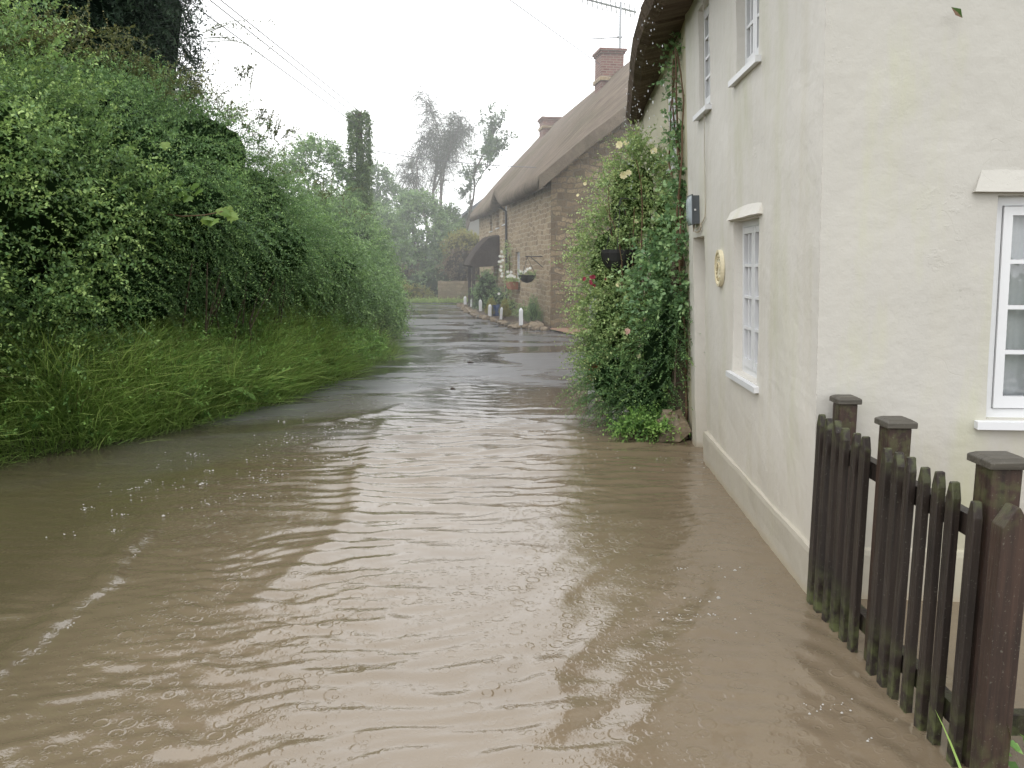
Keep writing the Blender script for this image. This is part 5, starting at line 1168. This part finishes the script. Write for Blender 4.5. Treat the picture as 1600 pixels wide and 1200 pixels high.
# verge greenery at the foot of the lane end
n = 2600; x = rng.uniform(-8, -1.6, n); y = 36.4+rng.uniform(0, 1.4, n)
V = []; L = Leaves(); L.shoots(np.column_stack([x, y, np.zeros(n)]), np.column_stack([rng.normal(0, .4, n), rng.normal(-.2, .3, n), np.ones(n)]), .3, 5, .12, .15, .4, .5, .4, .9, .2, 0); setp(L.build('verge_grass', M['grass']), kind='stuff')
for (px, py, r, lab) in [(735, 567, .035, 'small dark clump of debris floating in the middle of the lane'), (707, 608, .02, 'tiny dark scrap of debris floating nearer the hedge')]:
    g = gz(px, py); setp(obj('floating_debris', rock_mb((g.x, g.y, .01), (r*1.6, r, r*.5), px), M['soil'], smooth=True), lab, 'debris')
g = gz(1397, 1062, .012); mb = MB(); mb.face([(g.x-.012, g.y, g.z), (g.x, g.y-.006, g.z), (g.x+.012, g.y+.002, g.z), (g.x, g.y+.008, g.z+.003)]); setp(obj('fallen_petal', mb, M['petal_red']), 'tiny orange red petal floating beside the picket fence', 'petal')
# =================================================================== RAIN AND HAZE
mb = MB()
def drop(c, s):
    v = [(c[0], c[1], c[2]+s*1.9)]+[(c[0]+s*.6*math.cos(a), c[1]+s*.6*math.sin(a), c[2]) for a in (0, 1.57, 3.14, 4.71)]+[(c[0], c[1], c[2]-s*.8)]
    mb.poly(v, [(0, 1, 2), (0, 2, 3), (0, 3, 4), (0, 4, 1), (5, 2, 1), (5, 3, 2), (5, 4, 3), (5, 1, 4)])
for i in range(150):
    u = random.uniform(6.2, 11); p = fac(u, 3.8, (.37-.22*max(0, (u-8.4)/3.2))+random.uniform(-.04, .08)); drop((p.x, p.y, random.uniform(2.4, 3.85)), random.uniform(.004, .009))
m, nt, out_ = new_mat('rain_drop'); k = NT(nt); fin(m, nt, out_, k.bsdf((.75, .78, .8), .1, None, .6, Alpha=.75))
setp(obj('raindrops', mb, m), kind='stuff')
m, nt, out_ = new_mat('rain_haze'); vs = nt.nodes.new('ShaderNodeVolumeScatter'); vs.inputs['Color'].default_value = (.96, .98, 1, 1); vs.inputs['Density'].default_value = .0075; vs.inputs['Anisotropy'].default_value = .2
nt.links.new(vs.outputs[0], out_.inputs['Volume'])
mb = MB(); mb.box((-60, 12.0, -.3), (60, 70, 13)); hz = obj('rain_haze', mb, m); setp(hz, kind='stuff')
# =================================================================== LIGHT
w = bpy.data.worlds.new('World'); sc.world = w; w.use_nodes = True; nt = w.node_tree; k = NT(nt)
bg = nt.nodes['Background']
EL, RO = math.radians(52), math.radians(-150)
sky = k.n('ShaderNodeTexSky', sky_type='NISHITA', sun_disc=False, sun_elevation=EL, sun_rotation=RO, air_density=1.0, dust_density=4.0, ozone_density=1.0)
hs = k.n('ShaderNodeHueSaturation', {'Saturation': .12, 'Color': sky.outputs[0]})
cl_ = k.n('ShaderNodeTexNoise', {'Vector': k.n('ShaderNodeTexCoord').outputs['Generated'], 'Scale': 2.0, 'Detail': 3})
over = k.mix(cl_.outputs[0], (13.5, 13.7, 14.0), (16.0, 16.1, 16.3))   # the cloud sheet that veils the blue sky
nt.links.new(k.mix(.85, hs.outputs[0], over), bg.inputs[0]); bg.inputs[1].default_value = .15
sd = bpy.data.lights.new('sun', 'SUN'); sd.energy = .8; sd.angle = math.radians(25); sd.color = (1, .97, .93); sun = bpy.data.objects.new('sun', sd); C.objects.link(sun)
# sun_rotation is measured clockwise from +Y; aim the lamp the same way
d = Vector((math.sin(RO)*math.cos(EL), math.cos(RO)*math.cos(EL), math.sin(EL))); sun.rotation_euler = d.to_track_quat('Z', 'Y').to_euler()
sc.view_settings.view_transform = 'Standard'; sc.view_settings.look = 'None'; sc.view_settings.exposure = 0; sc.view_settings.gamma = 1
sc.render.engine = 'CYCLES'; cy_ = sc.cycles
cy_.max_bounces = 6; cy_.diffuse_bounces = 3; cy_.glossy_bounces = 3; cy_.transmission_bounces = 4; cy_.transparent_max_bounces = 8; cy_.volume_bounces = 2
cy_.use_denoising = True; cy_.caustics_reflective = False; cy_.caustics_refractive = False; cy_.sample_clamp_indirect = 4
